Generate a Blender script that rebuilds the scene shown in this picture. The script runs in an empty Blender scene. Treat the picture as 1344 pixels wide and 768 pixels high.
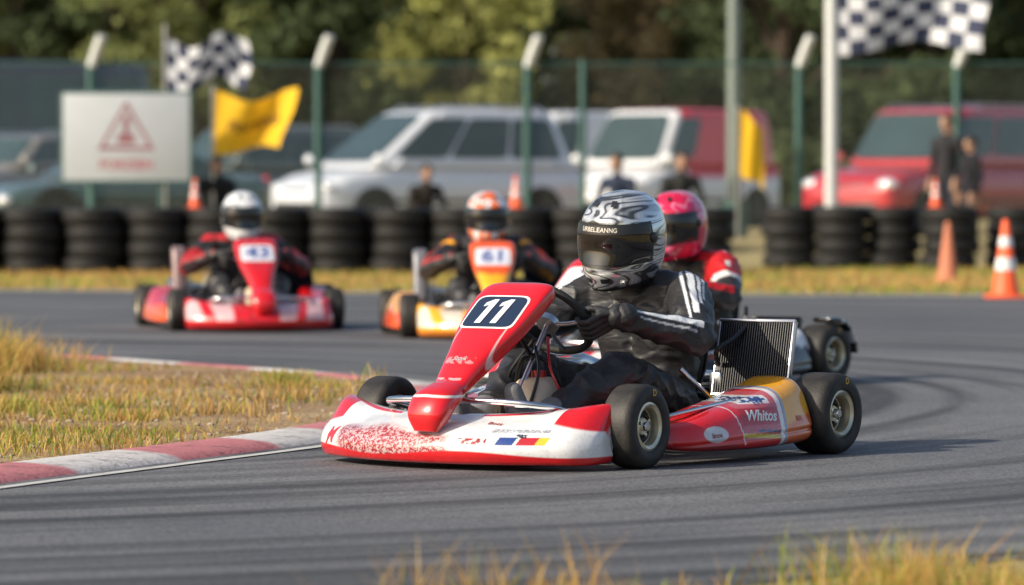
import bpy, bmesh, math, random
import numpy as np
from mathutils import Vector, Matrix, noise
from mathutils.bvhtree import BVHTree
random.seed(7); rng = np.random.default_rng(7)
SC = bpy.context.scene; COL = SC.collection
R = math.radians
FPX = 5600.0; CH = 0.92; HOR = 252.0
def gp(px, d, z=0.0): return Vector(((px-672)/FPX*d, d, z))
def zat(py, d): return CH-(py-HOR)*d/FPX
def hexc(h):
    h = h.lstrip('#'); r = []
    for i in (0,2,4):
        c = int(h[i:i+2],16)/255; r.append(c/12.92 if c <= .04045 else ((c+.055)/1.055)**2.4)
    return tuple(r)
# ------------------------------------------------------------------ materials
MATS = {}
def newmat(name):
    m = bpy.data.materials.new(name); m.use_nodes = True
    return m, m.node_tree, m.node_tree.nodes['Principled BSDF']
def plain(name, col, rough=.5, metal=0., coat=0., var=.15, nscale=30., bump=0., bscale=200., spec=.5):
    if name in MATS: return MATS[name]
    m, nt, b = newmat(name); N = nt.nodes; L = nt.links
    tc = N.new('ShaderNodeTexCoord'); n = N.new('ShaderNodeTexNoise'); n.inputs['Scale'].default_value = nscale; n.inputs['Detail'].default_value = 4
    L.new(tc.outputs['Object'], n.inputs['Vector'])
    mx = N.new('ShaderNodeMix'); mx.data_type = 'RGBA'
    mx.inputs[6].default_value = tuple(c*(1-var) for c in col)+(1,); mx.inputs[7].default_value = tuple(min(1,c*(1+var)) for c in col)+(1,)
    L.new(n.outputs['Fac'], mx.inputs[0]); L.new(mx.outputs[2], b.inputs['Base Color'])
    b.inputs['Roughness'].default_value = rough; b.inputs['Metallic'].default_value = metal
    b.inputs['Coat Weight'].default_value = coat; b.inputs['Coat Roughness'].default_value = .08
    b.inputs['Specular IOR Level'].default_value = spec
    if bump:
        n2 = N.new('ShaderNodeTexNoise'); n2.inputs['Scale'].default_value = bscale; L.new(tc.outputs['Object'], n2.inputs['Vector'])
        bp = N.new('ShaderNodeBump'); bp.inputs['Strength'].default_value = bump; bp.inputs['Distance'].default_value = .01
        L.new(n2.outputs['Fac'], bp.inputs['Height']); L.new(bp.outputs['Normal'], b.inputs['Normal'])
    MATS[name] = m; return m
def vcol(name, rough=.5, metal=0., coat=0., bump=0., bscale=200., transl=0., spec=.5, sheen=0., dirt=0., wrinkle=0.):
    if name in MATS: return MATS[name]
    m, nt, b = newmat(name); N = nt.nodes; L = nt.links
    a = N.new('ShaderNodeAttribute'); a.attribute_name = 'Col'
    out = a.outputs['Color']
    tc = N.new('ShaderNodeTexCoord')
    if dirt:
        n = N.new('ShaderNodeTexNoise'); n.inputs['Scale'].default_value = 14; n.inputs['Detail'].default_value = 8; n.inputs['Roughness'].default_value = .7
        L.new(tc.outputs['Object'], n.inputs['Vector'])
        rp = N.new('ShaderNodeMapRange'); rp.inputs[1].default_value = .5; rp.inputs[2].default_value = .75; rp.inputs[3].default_value = 0; rp.inputs[4].default_value = dirt
        L.new(n.outputs['Fac'], rp.inputs[0])
        mx = N.new('ShaderNodeMix'); mx.data_type = 'RGBA'; mx.inputs[7].default_value = (.06,.045,.035,1)
        L.new(rp.outputs[0], mx.inputs[0]); L.new(out, mx.inputs[6]); out = mx.outputs[2]
    L.new(out, b.inputs['Base Color'])
    b.inputs['Roughness'].default_value = rough; b.inputs['Metallic'].default_value = metal
    b.inputs['Coat Weight'].default_value = coat; b.inputs['Coat Roughness'].default_value = .06; b.inputs['Specular IOR Level'].default_value = spec
    if sheen: b.inputs['Sheen Weight'].default_value = sheen
    nrm = None
    if wrinkle:
        mp3 = N.new('ShaderNodeMapping'); mp3.inputs['Scale'].default_value = (1,.6,1.5); mp3.inputs['Rotation'].default_value = (.5,.3,.4); L.new(tc.outputs['Object'], mp3.inputs['Vector'])
        n3 = N.new('ShaderNodeTexNoise'); n3.inputs['Scale'].default_value = 15; n3.inputs['Detail'].default_value = 2; n3.inputs['Distortion'].default_value = 1.; L.new(mp3.outputs[0], n3.inputs['Vector'])
        bp3 = N.new('ShaderNodeBump'); bp3.inputs['Strength'].default_value = wrinkle; bp3.inputs['Distance'].default_value = .02
        L.new(n3.outputs['Fac'], bp3.inputs['Height']); nrm = bp3.outputs['Normal']; L.new(nrm, b.inputs['Normal'])
    if bump:
        n2 = N.new('ShaderNodeTexNoise'); n2.inputs['Scale'].default_value = bscale; n2.inputs['Detail'].default_value = 4; L.new(tc.outputs['Object'], n2.inputs['Vector'])
        bp = N.new('ShaderNodeBump'); bp.inputs['Strength'].default_value = bump; bp.inputs['Distance'].default_value = .01
        L.new(n2.outputs['Fac'], bp.inputs['Height']); L.new(bp.outputs['Normal'], b.inputs['Normal'])
        if nrm is not None: bp.inputs['Distance'].default_value = .002; L.new(nrm, bp.inputs['Normal'])
    if transl:
        t = N.new('ShaderNodeBsdfTranslucent'); L.new(out, t.inputs['Color'])
        ms = N.new('ShaderNodeMixShader'); ms.inputs[0].default_value = transl
        L.new(b.outputs[0], ms.inputs[1]); L.new(t.outputs[0], ms.inputs[2]); L.new(ms.outputs[0], N['Material Output'].inputs['Surface'])
    MATS[name] = m; return m
CHROME = plain('chrome', (.75,.75,.75), .14, 1., var=.05)
ALU = plain('aluminium', (.6,.6,.62), .3, 1., var=.15)
BLKM = plain('black_metal', (.02,.02,.022), .35, .6)
BLKP = plain('black_plastic', (.015,.015,.017), .42, 0., .2)
RUB = plain('rubber', (.013,.0125,.0125), .62, 0, 0, .35, 25, .25, 120, .35)
VISOR = plain('visor_dark', (.004,.004,.005), .03, 0, .6, 0., spec=.6)
PAINT = vcol('race_paint', .22, 0, 1., dirt=.22)
CLOTH = vcol('suit_cloth', .48, 0, 0, .3, 500, wrinkle=.35)
GLASS = plain('dark_glass', (.035,.062,.068), .1, 0, .25, .45, .9, spec=.5)
# ------------------------------------------------------------------ mesh helpers
def mk(name, V, F, mat, parent=None, smooth=True, cols=None):
    me = bpy.data.meshes.new(name)
    V = V.tolist() if isinstance(V, np.ndarray) else [tuple(v) for v in V]
    me.from_pydata(V, [], F)
    if smooth: me.polygons.foreach_set('use_smooth', [True]*len(me.polygons))
    if cols is not None: setcol(me, cols)
    for m in (mat if isinstance(mat,(list,tuple)) else [mat]): me.materials.append(m)
    me.update()
    o = bpy.data.objects.new(name, me); COL.objects.link(o)
    if parent is not None: o.parent = parent
    return o
def setcol(me, cols):
    a = me.color_attributes.get('Col') or me.color_attributes.new('Col','FLOAT_COLOR','POINT')
    c = np.ones((len(me.vertices),4), dtype=np.float32); c[:,:3] = cols
    a.data.foreach_set('color', c.ravel())
def tag(o, label=None, cat=None, group=None, kind=None):
    if label: o['label'] = label
    if cat: o['category'] = cat
    if group: o['group'] = group
    if kind: o['kind'] = kind
    return o
def empty(name, loc=(0,0,0), rz=0, parent=None):
    o = bpy.data.objects.new(name, None); COL.objects.link(o); o.location = loc; o.rotation_euler = (0,0,rz); o.empty_display_size = .1
    if parent is not None: o.parent = parent
    return o
def copy_tree(o, parent=None):
    c = o.copy(); COL.objects.link(c)
    if parent is not None: c.parent = parent
    for ch in [x for x in o.children]: copy_tree(ch, c)
    return c
class MB:
    def __init__(s): s.V = []; s.F = []
    def add(s, V, F):
        k = len(s.V); s.V += [tuple(v) for v in V]; s.F += [tuple(i+k for i in f) for f in F]; return s
    def box(s, c, sz, rot=None, bev=0):
        bm = bmesh.new(); bmesh.ops.create_cube(bm, size=1)
        for v in bm.verts: v.co = Vector((v.co.x*sz[0], v.co.y*sz[1], v.co.z*sz[2]))
        if bev: bmesh.ops.bevel(bm, geom=bm.edges[:], offset=bev, segments=2, affect='EDGES', profile=.5)
        M = Matrix.Translation(c) @ (rot.to_4x4() if rot is not None else Matrix())
        bm.transform(M); bm.verts.index_update()
        s.add([v.co for v in bm.verts], [[v.index for v in f.verts] for f in bm.faces]); bm.free(); return s
    def tube(s, pts, r, n=10, closed=False, smooth=0):
        P = [Vector(p) for p in pts]
        if smooth:
            A = cr(np.array([tuple(p) for p in P]), (len(P)-(0 if closed else 1))*smooth+(0 if closed else 1), closed); P = [Vector(p) for p in A]
        m = len(P); rr = r if isinstance(r,(list,tuple)) else [r]*m
        if len(rr) != m: rr = list(np.interp(np.linspace(0,1,m), np.linspace(0,1,len(rr)), rr))
        k = len(s.V); up = None
        for i in range(m):
            a = P[i-1] if (i > 0 or closed) else P[i]; b = P[(i+1)%m] if (i < m-1 or closed) else P[i]
            t = (b-a).normalized()
            if up is None: up = Vector((0,0,1)) if abs(t.z) < .9 else Vector((1,0,0))
            x = up.cross(t).normalized(); up = t.cross(x).normalized()
            for j in range(n):
                an = 2*math.pi*j/n; s.V.append(tuple(P[i]+(x*math.cos(an)+up*math.sin(an))*rr[i]))
        for i in range(m if closed else m-1):
            for j in range(n):
                i2 = (i+1)%m; s.F.append((k+i*n+j, k+i*n+(j+1)%n, k+i2*n+(j+1)%n, k+i2*n+j))
        if not closed:
            s.F.append(tuple(k+j for j in range(n))[::-1]); s.F.append(tuple(k+(m-1)*n+j for j in range(n)))
        return s
    def lathe(s, prof, n=32, M=Matrix(), closed=False):   # prof (r,h) about local Y axis
        k = len(s.V); m = len(prof)
        for (r,h) in prof:
            for j in range(n):
                a = 2*math.pi*j/n; s.V.append(tuple(M @ Vector((r*math.cos(a), h, r*math.sin(a)))))
        for i in range(m if closed else m-1):
            i2 = (i+1)%m
            for j in range(n): s.F.append((k+i*n+j, k+i2*n+j, k+i2*n+(j+1)%n, k+i*n+(j+1)%n))
        if not closed:
            s.F.append(tuple(k+j for j in range(n))); s.F.append(tuple(k+(m-1)*n+j for j in range(n))[::-1])
        return s
    def sphere(s, c, r, n=12, m=8):
        if not isinstance(r,(tuple,list)): r = (r,r,r)
        k = len(s.V)
        for i in range(m+1):
            e = -math.pi/2+math.pi*i/m
            for j in range(n):
                a = 2*math.pi*j/n; s.V.append((c[0]+r[0]*math.cos(e)*math.cos(a), c[1]+r[1]*math.cos(e)*math.sin(a), c[2]+r[2]*math.sin(e)))
        for i in range(m):
            for j in range(n): s.F.append((k+i*n+j, k+i*n+(j+1)%n, k+(i+1)*n+(j+1)%n, k+(i+1)*n+j))
        return s
    def cap(s, p0, p1, r0, r1, n=14):
        p0 = Vector(p0); p1 = Vector(p1); t = (p1-p0)
        if t.length < 1e-6: t = Vector((0,0,1))
        t.normalize(); x = (Vector((0,0,1)) if abs(t.z) < .9 else Vector((1,0,0))).cross(t).normalized(); y = t.cross(x)
        k = len(s.V); rings = []
        for e in (-88,-60,-30,0): rings.append((p0, r0, e))
        for e in (0,30,60,88): rings.append((p1, r1, e))
        for (p,r,e) in rings:
            e = R(e)
            for j in range(n):
                a = 2*math.pi*j/n; s.V.append(tuple(p+t*r*math.sin(e)+(x*math.cos(a)+y*math.sin(a))*r*math.cos(e)))
        m = len(rings)
        for i in range(m-1):
            for j in range(n): s.F.append((k+i*n+j, k+i*n+(j+1)%n, k+(i+1)*n+(j+1)%n, k+(i+1)*n+j))
        s.F.append(tuple(k+j for j in range(n))[::-1]); s.F.append(tuple(k+(m-1)*n+j for j in range(n)))
        return s
    def chain(s, pts, rad):
        for i in range(len(pts)-1): s.cap(pts[i], pts[i+1], rad[i], rad[i+1])
        return s
    def build(s, name, mat, parent=None, smooth=True, cols=None):
        o = mk(name, s.V, s.F, mat, parent, False, cols)
        if smooth:
            me = o.data; me.polygons.foreach_set('use_smooth', [True]*len(me.polygons))
            bm = bmesh.new(); bm.from_mesh(me)
            for e in bm.edges:
                if len(e.link_faces) == 2 and e.calc_face_angle(0) > R(42): e.smooth = False
            bm.to_mesh(me); bm.free()
        return o
def cr(A, n, closed):
    A = np.asarray(A, float); m = len(A)
    if closed: t = np.arange(n)/n*m
    else: t = np.linspace(0, m-1, n)
    i = np.floor(t).astype(int)
    if not closed: i = np.minimum(i, m-2)
    f = (t-i).reshape((-1,)+(1,)*(A.ndim-1))
    g = (lambda k: A[k % m]) if closed else (lambda k: A[np.clip(k,0,m-1)])
    p0,p1,p2,p3 = g(i-1),g(i),g(i+1),g(i+2)
    return .5*((2*p1)+(-p0+p2)*f+(2*p0-5*p1+4*p2-p3)*f*f+(-p0+3*p1-3*p2+p3)*f**3)
def loft(secs, nu, nv):
    A = np.array(secs, float)                     # m,k,3
    A = cr(A, nu, False); A = np.swapaxes(cr(np.swapaxes(A,0,1), nv, True),0,1)
    V = A.reshape(-1,3); F = []
    for i in range(nu-1):
        for j in range(nv):
            j2 = (j+1)%nv; F.append((i*nv+j, i*nv+j2, (i+1)*nv+j2, (i+1)*nv+j))
    c0 = A[0].mean(0); c1 = A[-1].mean(0); V = np.vstack([V, c0, c1]); k = nu*nv
    for j in range(nv):
        j2 = (j+1)%nv; F.append((k, j2, j)); F.append((k+1, (nu-1)*nv+j, (nu-1)*nv+j2))
    return V, F
def sloop(c, a, b, e=.6, k=24):
    c = np.array(c,float); a = np.array(a,float); b = np.array(b,float); out = []
    for i in range(k):
        t = 2*math.pi*i/k; cc = math.cos(t); ss = math.sin(t)
        out.append(c + a*math.copysign(abs(cc)**e,cc) + b*math.copysign(abs(ss)**e,ss))
    return out
def nz(P, s, off=0.): return np.array([noise.noise(Vector((p[0]*s+off, p[1]*s, p[2]*s))) for p in P])
def sstep(a,b,x): t = np.clip((x-a)/(b-a),0,1); return t*t*(3-2*t)
def mixc(C, col, m): m = np.asarray(m,float)[:,None]; return C*(1-m)+np.array(col)[None,:]*m
def voxel(mb, vs, it=6, folds=0.):
    o = mk('tmp', mb.V, mb.F, [], None)
    r = o.modifiers.new('r','REMESH'); r.mode = 'VOXEL'; r.voxel_size = vs
    s = o.modifiers.new('s','SMOOTH'); s.iterations = it; s.factor = .6
    dg = bpy.context.evaluated_depsgraph_get(); me = bpy.data.meshes.new_from_object(o.evaluated_get(dg))
    bpy.data.objects.remove(o)
    n = len(me.vertices); P = np.zeros(n*3); me.vertices.foreach_get('co', P); P = P.reshape(-1,3)
    if folds:
        Nn = np.zeros(n*3); me.vertices.foreach_get('normal', Nn); Nn = Nn.reshape(-1,3)
        Q = P.copy(); Q[:,2] *= 1.7; Q[:,0] *= 1.2
        d = (1-np.abs(nz(Q,8.)))**4*.9 + nz(Q,17.,5.)*.35 - .45
        P = P+Nn*(d*folds)[:,None]; me.vertices.foreach_set('co', P.ravel())
    me.polygons.foreach_set('use_smooth', [True]*len(me.polygons)); me.update()
    return me, P
TXT = {}
def text2d(s, h, shear=0., off=0.012):
    key = (s,shear,off)
    if key not in TXT:
        cu = bpy.data.curves.new('t','FONT'); cu.body = s; cu.align_x = 'CENTER'; cu.align_y = 'CENTER'; cu.shear = shear; cu.offset = off; cu.resolution_u = 4
        o = bpy.data.objects.new('t', cu); COL.objects.link(o)
        dg = bpy.context.evaluated_depsgraph_get(); me = bpy.data.meshes.new_from_object(o.evaluated_get(dg))
        bm = bmesh.new(); bm.from_mesh(me); bmesh.ops.triangulate(bm, faces=bm.faces[:])
        bmesh.ops.subdivide_edges(bm, edges=[e for e in bm.edges if e.calc_length() > .18], cuts=1)
        bmesh.ops.triangulate(bm, faces=bm.faces[:]); bm.verts.index_update()
        TXT[key] = ([(v.co.x, v.co.y) for v in bm.verts], [[v.index for v in f.verts] for f in bm.faces])
        bm.free(); bpy.data.objects.remove(o); bpy.data.meshes.remove(me)
    v, f = TXT[key]; k = h/.7
    return [(x*k,y*k) for x,y in v], f
def rrdisc(w, h, e=.35, rings=6, segs=40):
    V = [(0,0)]; F = []
    for i in range(1,rings+1):
        for j in range(segs):
            a = 2*math.pi*j/segs; c = math.cos(a); s = math.sin(a)
            V.append((w/2*i/rings*math.copysign(abs(c)**e,c), h/2*i/rings*math.copysign(abs(s)**e,s)))
    for j in range(segs): F.append((0,1+j,1+(j+1)%segs))
    for i in range(rings-1):
        for j in range(segs):
            a = 1+i*segs; b = a+segs; F.append((a+j,b+j,b+(j+1)%segs,a+(j+1)%segs))
    return V, F
def one_shape(h):   # a numeral 1 with its flag, two of them side by side
    V = []; F = []
    for cx in (-.25*h,.27*h):
        k = len(V); pts = [(-.10,-.5),(.10,-.5),(.10,.5),(-.04,.5),(-.25,.36),(-.25,.2),(-.10,.27)]
        V += [(cx+(x+.10*y)*h, y*h) for x,y in pts]; F += [(k,k+1,k+2,k+6),(k+2,k+3,k+6),(k+3,k+4,k+5,k+6)]
    return V, F
def onto(name, shape, bvh, o, ux, uy, off, mat, parent):
    o = Vector(o); ux = Vector(ux).normalized(); uy = Vector(uy); uy = (uy-ux*uy.dot(ux)).normalized(); n = ux.cross(uy)
    V = []
    for (u,v) in shape[0]:
        p = o+ux*u+uy*v; q = p
        if bvh is not None:
            hit = bvh.ray_cast(p+n*.15, -n, .4)
            if hit[0] is not None: q = hit[0]
        V.append(q+n*off)
    return mk(name, V, shape[1], mat, parent, False)
WHITE = plain('white_paint', (.78,.79,.79), .4, 0, .3, .06)
BLACK = plain('black_paint', (.012,.012,.015), .35, 0, .3, .1)
NAVY = plain('navy_paint', (.012,.025,.06), .4, 0, .2, .1)
REDP = plain('red_paint', (.55,.015,.02), .35, 0, .6, .1)
BLUEP = plain('blue_paint', (.05,.09,.3), .4, 0, .3, .1)
YELP = plain('yellow_paint', (.8,.45,.02), .4, 0, .3, .1)
DR2 = plain('dark_red_paint', (.3,.01,.015), .4, 0, .3)
# ================================================================== KART
RED = hexc('#d4141c'); DRED = hexc('#9a2026'); WHT = (.78,.78,.79); GLD = hexc('#f4ac1c'); ORG = hexc('#ea5a1c'); BLK = (.012,.012,.014)
FYO = -.05
def fair_main(P):
    y = P[:,1]-FYO; z = P[:,2]; C = np.tile(np.array(WHT),(len(P),1)); n1 = nz(P,7); n2 = nz(P,75,3); n3 = nz(P,190,9)
    xf = 1.0-.2*np.abs(y/.56)**2.2
    dx = xf-P[:,0]
    m = sstep(-.05,.3,np.exp(-((y+.10)/.27)**4)-.3+.4*n1)*sstep(.140,.115,z-.02*n1)*sstep(.11,.06,dx)
    C = mixc(C, DRED, m*(.5+.5*sstep(-.35,.25,n2*.7+n3)))
    C = mixc(C, RED, sstep(.003,-.003,z-.056-.010*np.sin(y*9)))
    C = mixc(C, RED, sstep(.012,.008,np.abs(dx-.16-.1*(np.abs(y)-.2)))*(np.abs(y-.03*n1) > .17))
    C = mixc(C, RED, sstep(-.004,.004,z-.13-.2*(.56-np.abs(y)))*(np.abs(y) > .44))
    yl = .30+.4*(z-.09)
    for a0, a1, col in ((0,.055,'#24468f'),(.055,.065,'#e4e4e4'),(.065,.12,'#c02530'),(.12,.15,'#e8c23a')):
        C = mixc(C, hexc(col), (y > yl+a0)*(y < yl+a1)*sstep(.014,.011,np.abs(z-.1)))
    s = (y > .17)&(y < .27)&(dx < .13); C = mixc(C, DRED, s*sstep(.012,.008,np.abs(z-.098))*sstep(-.15,0,n2+n3*.5))
    C = mixc(C, hexc('#9aa0a8'), (np.abs(y-.36) < .09)*sstep(.006,.004,np.abs(z-.132))*sstep(-.2,-.1,n3))
    C *= (1-.15*np.clip(n2+n3,0,1))[:,None]
    return C
def panel_main(P):
    C = np.tile(np.array(RED),(len(P),1)); n2 = nz(P,60,2); s = P[:,2]; y = P[:,1]
    C = mixc(C, (.8,.75,.72), sstep(.005,.003,np.abs(s-.245+.05*np.abs(y))))
    C = mixc(C, (.7,.68,.68), sstep(.004,.002,np.abs(np.abs(y)-.085-.06*(s-.3)))*(s > .30)*(s < .53)*.6)
    C = mixc(C, (.5,.35,.36), sstep(.005,.003,np.abs(s-.295))*sstep(.05,.045,np.abs(y))*sstep(-.1,.05,n2))
    C = mixc(C, (.45,.4,.42), sstep(.012,.008,np.abs(s-.355))*sstep(.06,.055,np.abs(y))*sstep(-.05,.1,n2)*.6)
    return C
def pod_main(P):
    x = P[:,0]; z = P[:,2]; C = np.tile(np.array(RED),(len(P),1)); n1 = nz(P,15); n2 = nz(P,60,3)
    sl = x+.15*(z-.15); e = .0015
    C = mixc(C, GLD, sstep(-.19+e,-.19-e,sl)); C = mixc(C, hexc('#e2641c'), sstep(-.19+e,-.19-e,sl)*sstep(.01,-.01,z-.11-.25*(-.17-sl)))
    band = sstep(-.15,-.147,sl)*sstep(.06,.055,sl)
    C = mixc(C, hexc('#c85a62'), band*sstep(.072,.077,z)*sstep(.235,.23,z))
    C = mixc(C, hexc('#b81a22'), band*sstep(.03,.027,np.abs(z-.152)))
    C = mixc(C, WHT, sstep(-.175,-.173,sl)*sstep(-.15,-.152,sl)); C = mixc(C, hexc('#8fa3b5'), sstep(.008,.006,np.abs(sl+.184)))
    C = mixc(C, WHT, sstep(.0035,.002,np.abs(sl-.062-.04*np.sin((z-.1)*9)))*(z > .06))
    C = mixc(C, hexc('#d9c24a'), band*sstep(.008,.006,np.abs(z-.088-.05*sl))); C = mixc(C, hexc('#24407e'), band*sstep(.005,.003,np.abs(z-.106-.05*sl))*(sl < -.02))
    C = mixc(C, (.7,.7,.72), band*sstep(.014,.012,np.abs(z-.207))*(sl < .02)*(sl > -.12)); C = mixc(C, hexc('#24407e'), band*sstep(.010,.008,np.abs(z-.207))*sstep(-.05,.0,n2)*(sl < 0)*(sl > -.11))
    C = mixc(C, (.6,.62,.65), sstep(1.1,.95,((x-.2)/.055)**2+((z-.1)/.027)**2))
    C = mixc(C, (.4,.02,.02), (x > .1)*sstep(.008,.005,np.abs(z-.06)))
    return C*(1-.15*np.clip(n2,0,1))[:,None]
def fair_col(base, second, lip, seed):
    def f(P):
        y = P[:,1]-FYO; z = P[:,2]; C = np.tile(np.array(base),(len(P),1)); n2 = nz(P,40,seed)
        xf = 1.0-.2*np.abs(y/.56)**2.2; dx = xf-P[:,0]
        C = mixc(C, second, (dx < .2)&(np.abs(y) > .15)&(np.abs(y) < .46)&(z > .075))
        C = mixc(C, base, (np.abs(np.abs(y)-.3-.3*(z-.1)) < .035)&(z > .075))
        C = mixc(C, lip, z < .06); C = mixc(C, lip, (np.abs(y) < .14)&(dx < .1)&(n2 > 0))
        return C
    return f
def flat_col(a, b, zc, seed):
    def f(P):
        C = np.tile(np.array(a),(len(P),1)); n = nz(P,14,seed)
        return mixc(C, b, (P[:,2]+.05*n > zc))
    return f
def tyre_prof(r, w):
    h = w/2; return [(r*.55,-h*.78),(r*.62,-h*.95),(r*.78,-h*1.0),(r*.9,-h*.93),(r*.975,-h*.78),(r,-h*.55),(r*1.003,0),(r,h*.55),(r*.975,h*.78),(r*.9,h*.93),(r*.78,h*1.0),(r*.62,h*.95),(r*.55,h*.78)]
RIMM = plain('rim_gold', (.76,.68,.5), .3, .8, 0, .15)
def kart_wheel(parent, loc, r, w, side, rz=0., mark=False):
    e = empty('wheel', loc, rz, parent)
    MB().lathe(tyre_prof(r,w)+[(r*.5,0)], 48, closed=True).build('tyre', TYREM, e)
    rm = MB(); s = side; h = w/2*s; ri = r*.56
    rm.lathe([(ri+.004,-h*.8),(ri+.006,h*.84),(ri-.004,h*.9),(ri-.014,h*.8),(ri-.018,h*.35),(ri-.03,h*.3),(.03,h*.42),(.026,h*.5),(.001,h*.5)], 36)
    rm.build('rim', RIMM, e)
    d = MB()
    d.lathe([(ri-.022,h*.3+.004*s),(ri-.035,h*.36+.003*s),(.035,h*.44+.003*s),(.033,h*.42)], 30); d.build('hub_disc', BLKM, e)
    b = MB()
    for k in range(3):
        a = 2*math.pi*k/3+.4; b.lathe([(.006,h*.4),(.006,h*.62),(.001,h*.63)], 8, Matrix.Translation((.028*math.cos(a),0,.028*math.sin(a))))
    b.lathe([(.016,h*.4),(.016,h*.72),(.012,h*.78),(.001,h*.78)], 16)
    b.build('hub_nut', CHROME, e)
    if mark and side > 0:
        v, f = text2d('D', .022); V = []
        for (x,y) in v:
            rr = r*.8+y; t = x/(r*.8)+.15; V.append((-rr*math.sin(t), w/2+.0015, rr*math.cos(t)))
        mk('tyre_mark', V, f, YELP, e, False)
    return e
m, nt, b = newmat('kart_tyre'); N = nt.nodes; L = nt.links
tc = N.new('ShaderNodeTexCoord'); n = N.new('ShaderNodeTexNoise'); n.inputs['Scale'].default_value = 18; n.inputs['Detail'].default_value = 8
L.new(tc.outputs['Object'], n.inputs['Vector']); rp = N.new('ShaderNodeValToRGB'); rp.color_ramp.elements[0].position = .35; rp.color_ramp.elements[1].position = .75
rp.color_ramp.elements[0].color = (.01,.01,.01,1); rp.color_ramp.elements[1].color = (.04,.034,.029,1); L.new(n.outputs['Fac'], rp.inputs[0]); L.new(rp.outputs[0], b.inputs['Base Color'])
b.inputs['Roughness'].default_value = .6; bp = N.new('ShaderNodeBump'); bp.inputs['Strength'].default_value = .3; bp.inputs['Distance'].default_value = .004
n2 = N.new('ShaderNodeTexNoise'); n2.inputs['Scale'].default_value = 160; L.new(tc.outputs['Object'], n2.inputs['Vector']); L.new(n2.outputs['Fac'], bp.inputs['Height']); L.new(bp.outputs['Normal'], b.inputs['Normal'])
TYREM = m
CW = Vector((.285,0,.475)); WN = Vector((-.77,0,.638)).normalized(); WU = Vector((.638,0,.77)).normalized(); WR = .155
def build_kart(spec):
    root = empty('racing_kart'); r = root; hi = spec['num'] == '11'; Q = 2.8 if hi else 1
    # frame
    f = MB()
    for s in (-1,1):
        f.tube([(.74,s*.2,.075),(.5,s*.24,.07),(.25,s*.27,.065),(-.2,s*.3,.065),(-.5,s*.3,.08),(-.68,s*.29,.11)], .016, smooth=3)
        f.tube([(.38,s*.27,.07),(.34,s*.5,.085),(.2,s*.55,.09),(-.2,s*.55,.09),(-.33,s*.5,.085),(-.37,s*.3,.07)], .011, smooth=4)
        f.tube([(.52,s*.24,.08),(.52,s*.36,.13),(.525,s*.46,.14)], .014)
        f.tube([(-.4,s*.3,.08),(-.43,s*.22,.3),(-.46,s*.2,.36)], .009)
        f.tube([(-.62,s*.3,.11),(-.68,s*.3,.17),(-.69,s*.5,.17)], .011)
    for x, w in ((.72,.2),(.28,.27),(-.18,.3),(-.6,.3)): f.tube([(x,-w,.07),(x,w,.07)], .014)
    f.build('frame', plain(spec['n']+'_frame', spec['frame'], .3, .5), r)
    bb = MB()
    bb.tube([(.55,-.3,.09),(.6,-.33,.17),(.8,-.3,.215),(.84,0,.225),(.8,.3,.215),(.6,.33,.17),(.55,.3,.09)], .011, smooth=5)
    bb.tube([(.6,-.22,.08),(.82,-.22,.12),(.82,.22,.12),(.6,.22,.08)], .01)
    bb.build('bumper_bar', CHROME, r)
    for s in (-1,1):
        MB().tube([(.36,s*.3,.1),(.33,s*.5,.16),(0,s*.54,.2),(-.3,s*.5,.22),(-.36,s*.34,.12)], .008, smooth=4).build('side_rail', CHROME, r)
        MB().tube([(-.16,s*.24,.3),(-.24,s*.31,.2),(-.3,s*.31,.08)], .009).build('seat_stay', CHROME, r)
    MB().box((.33,0,.055), (.82,.46,.006)).build('floor_pan', ALU, r)
    MB().tube([(-.525,-.6,.14),(-.525,.6,.14)], .02, 16).build('rear_axle', CHROME, r)
    MB().lathe([(.02,.0),(.085,.0),(.088,.004),(.085,.008),(.02,.008)], 32, Matrix.Translation((-.525,.22,.14))).build('brake_disc', ALU, r)
    cal = MB(); cal.box((-.46,.225,.19),(.07,.05,.06),bev=.008); cal.box((-.36,.27,.25),(.06,.05,.07),bev=.01); cal.tube([(-.36,.27,.29),(-.36,.27,.32)],.018,14); cal.build('brake_caliper', ALU, r)
    if hi: MB().tube([(-.36,.27,.3),(-.3,.3,.36),(-.36,.33,.4),(-.42,.34,.44)], .009, 8, smooth=6).build('hose', BLKP, r)
    MB().lathe([(.02,0),(.07,0),(.095,.003),(.07,.006),(.02,.006)], 40, Matrix.Translation((-.525,-.3,.14))).build('sprocket', ALU, r)
    tr = MB(); 
    for s in (-1,1): tr.tube([(.5,s*.04,.13),(.47,s*.42,.14)], .007); tr.box((.525,s*.44,.14),(.03,.03,.09),bev=.005)
    tr.build('tie_rod', ALU, r)
    # fairing
    secs = []; FWd = spec.get('fw',.555)
    for t in (-1.02,-1,-.93,-.8,-.6,-.4,-.2,0,.2,.4,.6,.8,.93,1,1.02):
        a = abs(t); xf = 1.0-.2*min(a,1)**2.2; D = .30*(1-.5*min(a,1)**2); H = .168+.045*min(a,1)**2.5
        dip = .016*math.exp(-((a-.55)/.18)**2)
        pr = [(-.03,.02),(-.002,.042),(.004,.078),(-.016,.114),(-.055,.145-dip*.7),(-.125,H-dip),(-.19,H+.01),(-D,H-.012),(-D+.015,.09),(-D+.03,.035),(-.12,.02)]
        k = 1 if a < .94 else (.93 if a <= 1 else .6)
        cx = xf-.13; cz = .1
        secs.append([(cx+(xf+dx-cx)*k-.02*(a > .95), FWd*t+(FYO if hi else 0), cz+(z-cz)*k) for dx,z in pr])
    V, F = loft(secs, int(190*Q), int(84*Q)); fo = mk('front_fairing', V, F, PAINT, r, cols=spec['fair'](V)); fb = BVHTree.FromPolygons(V.tolist(), F)
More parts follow.
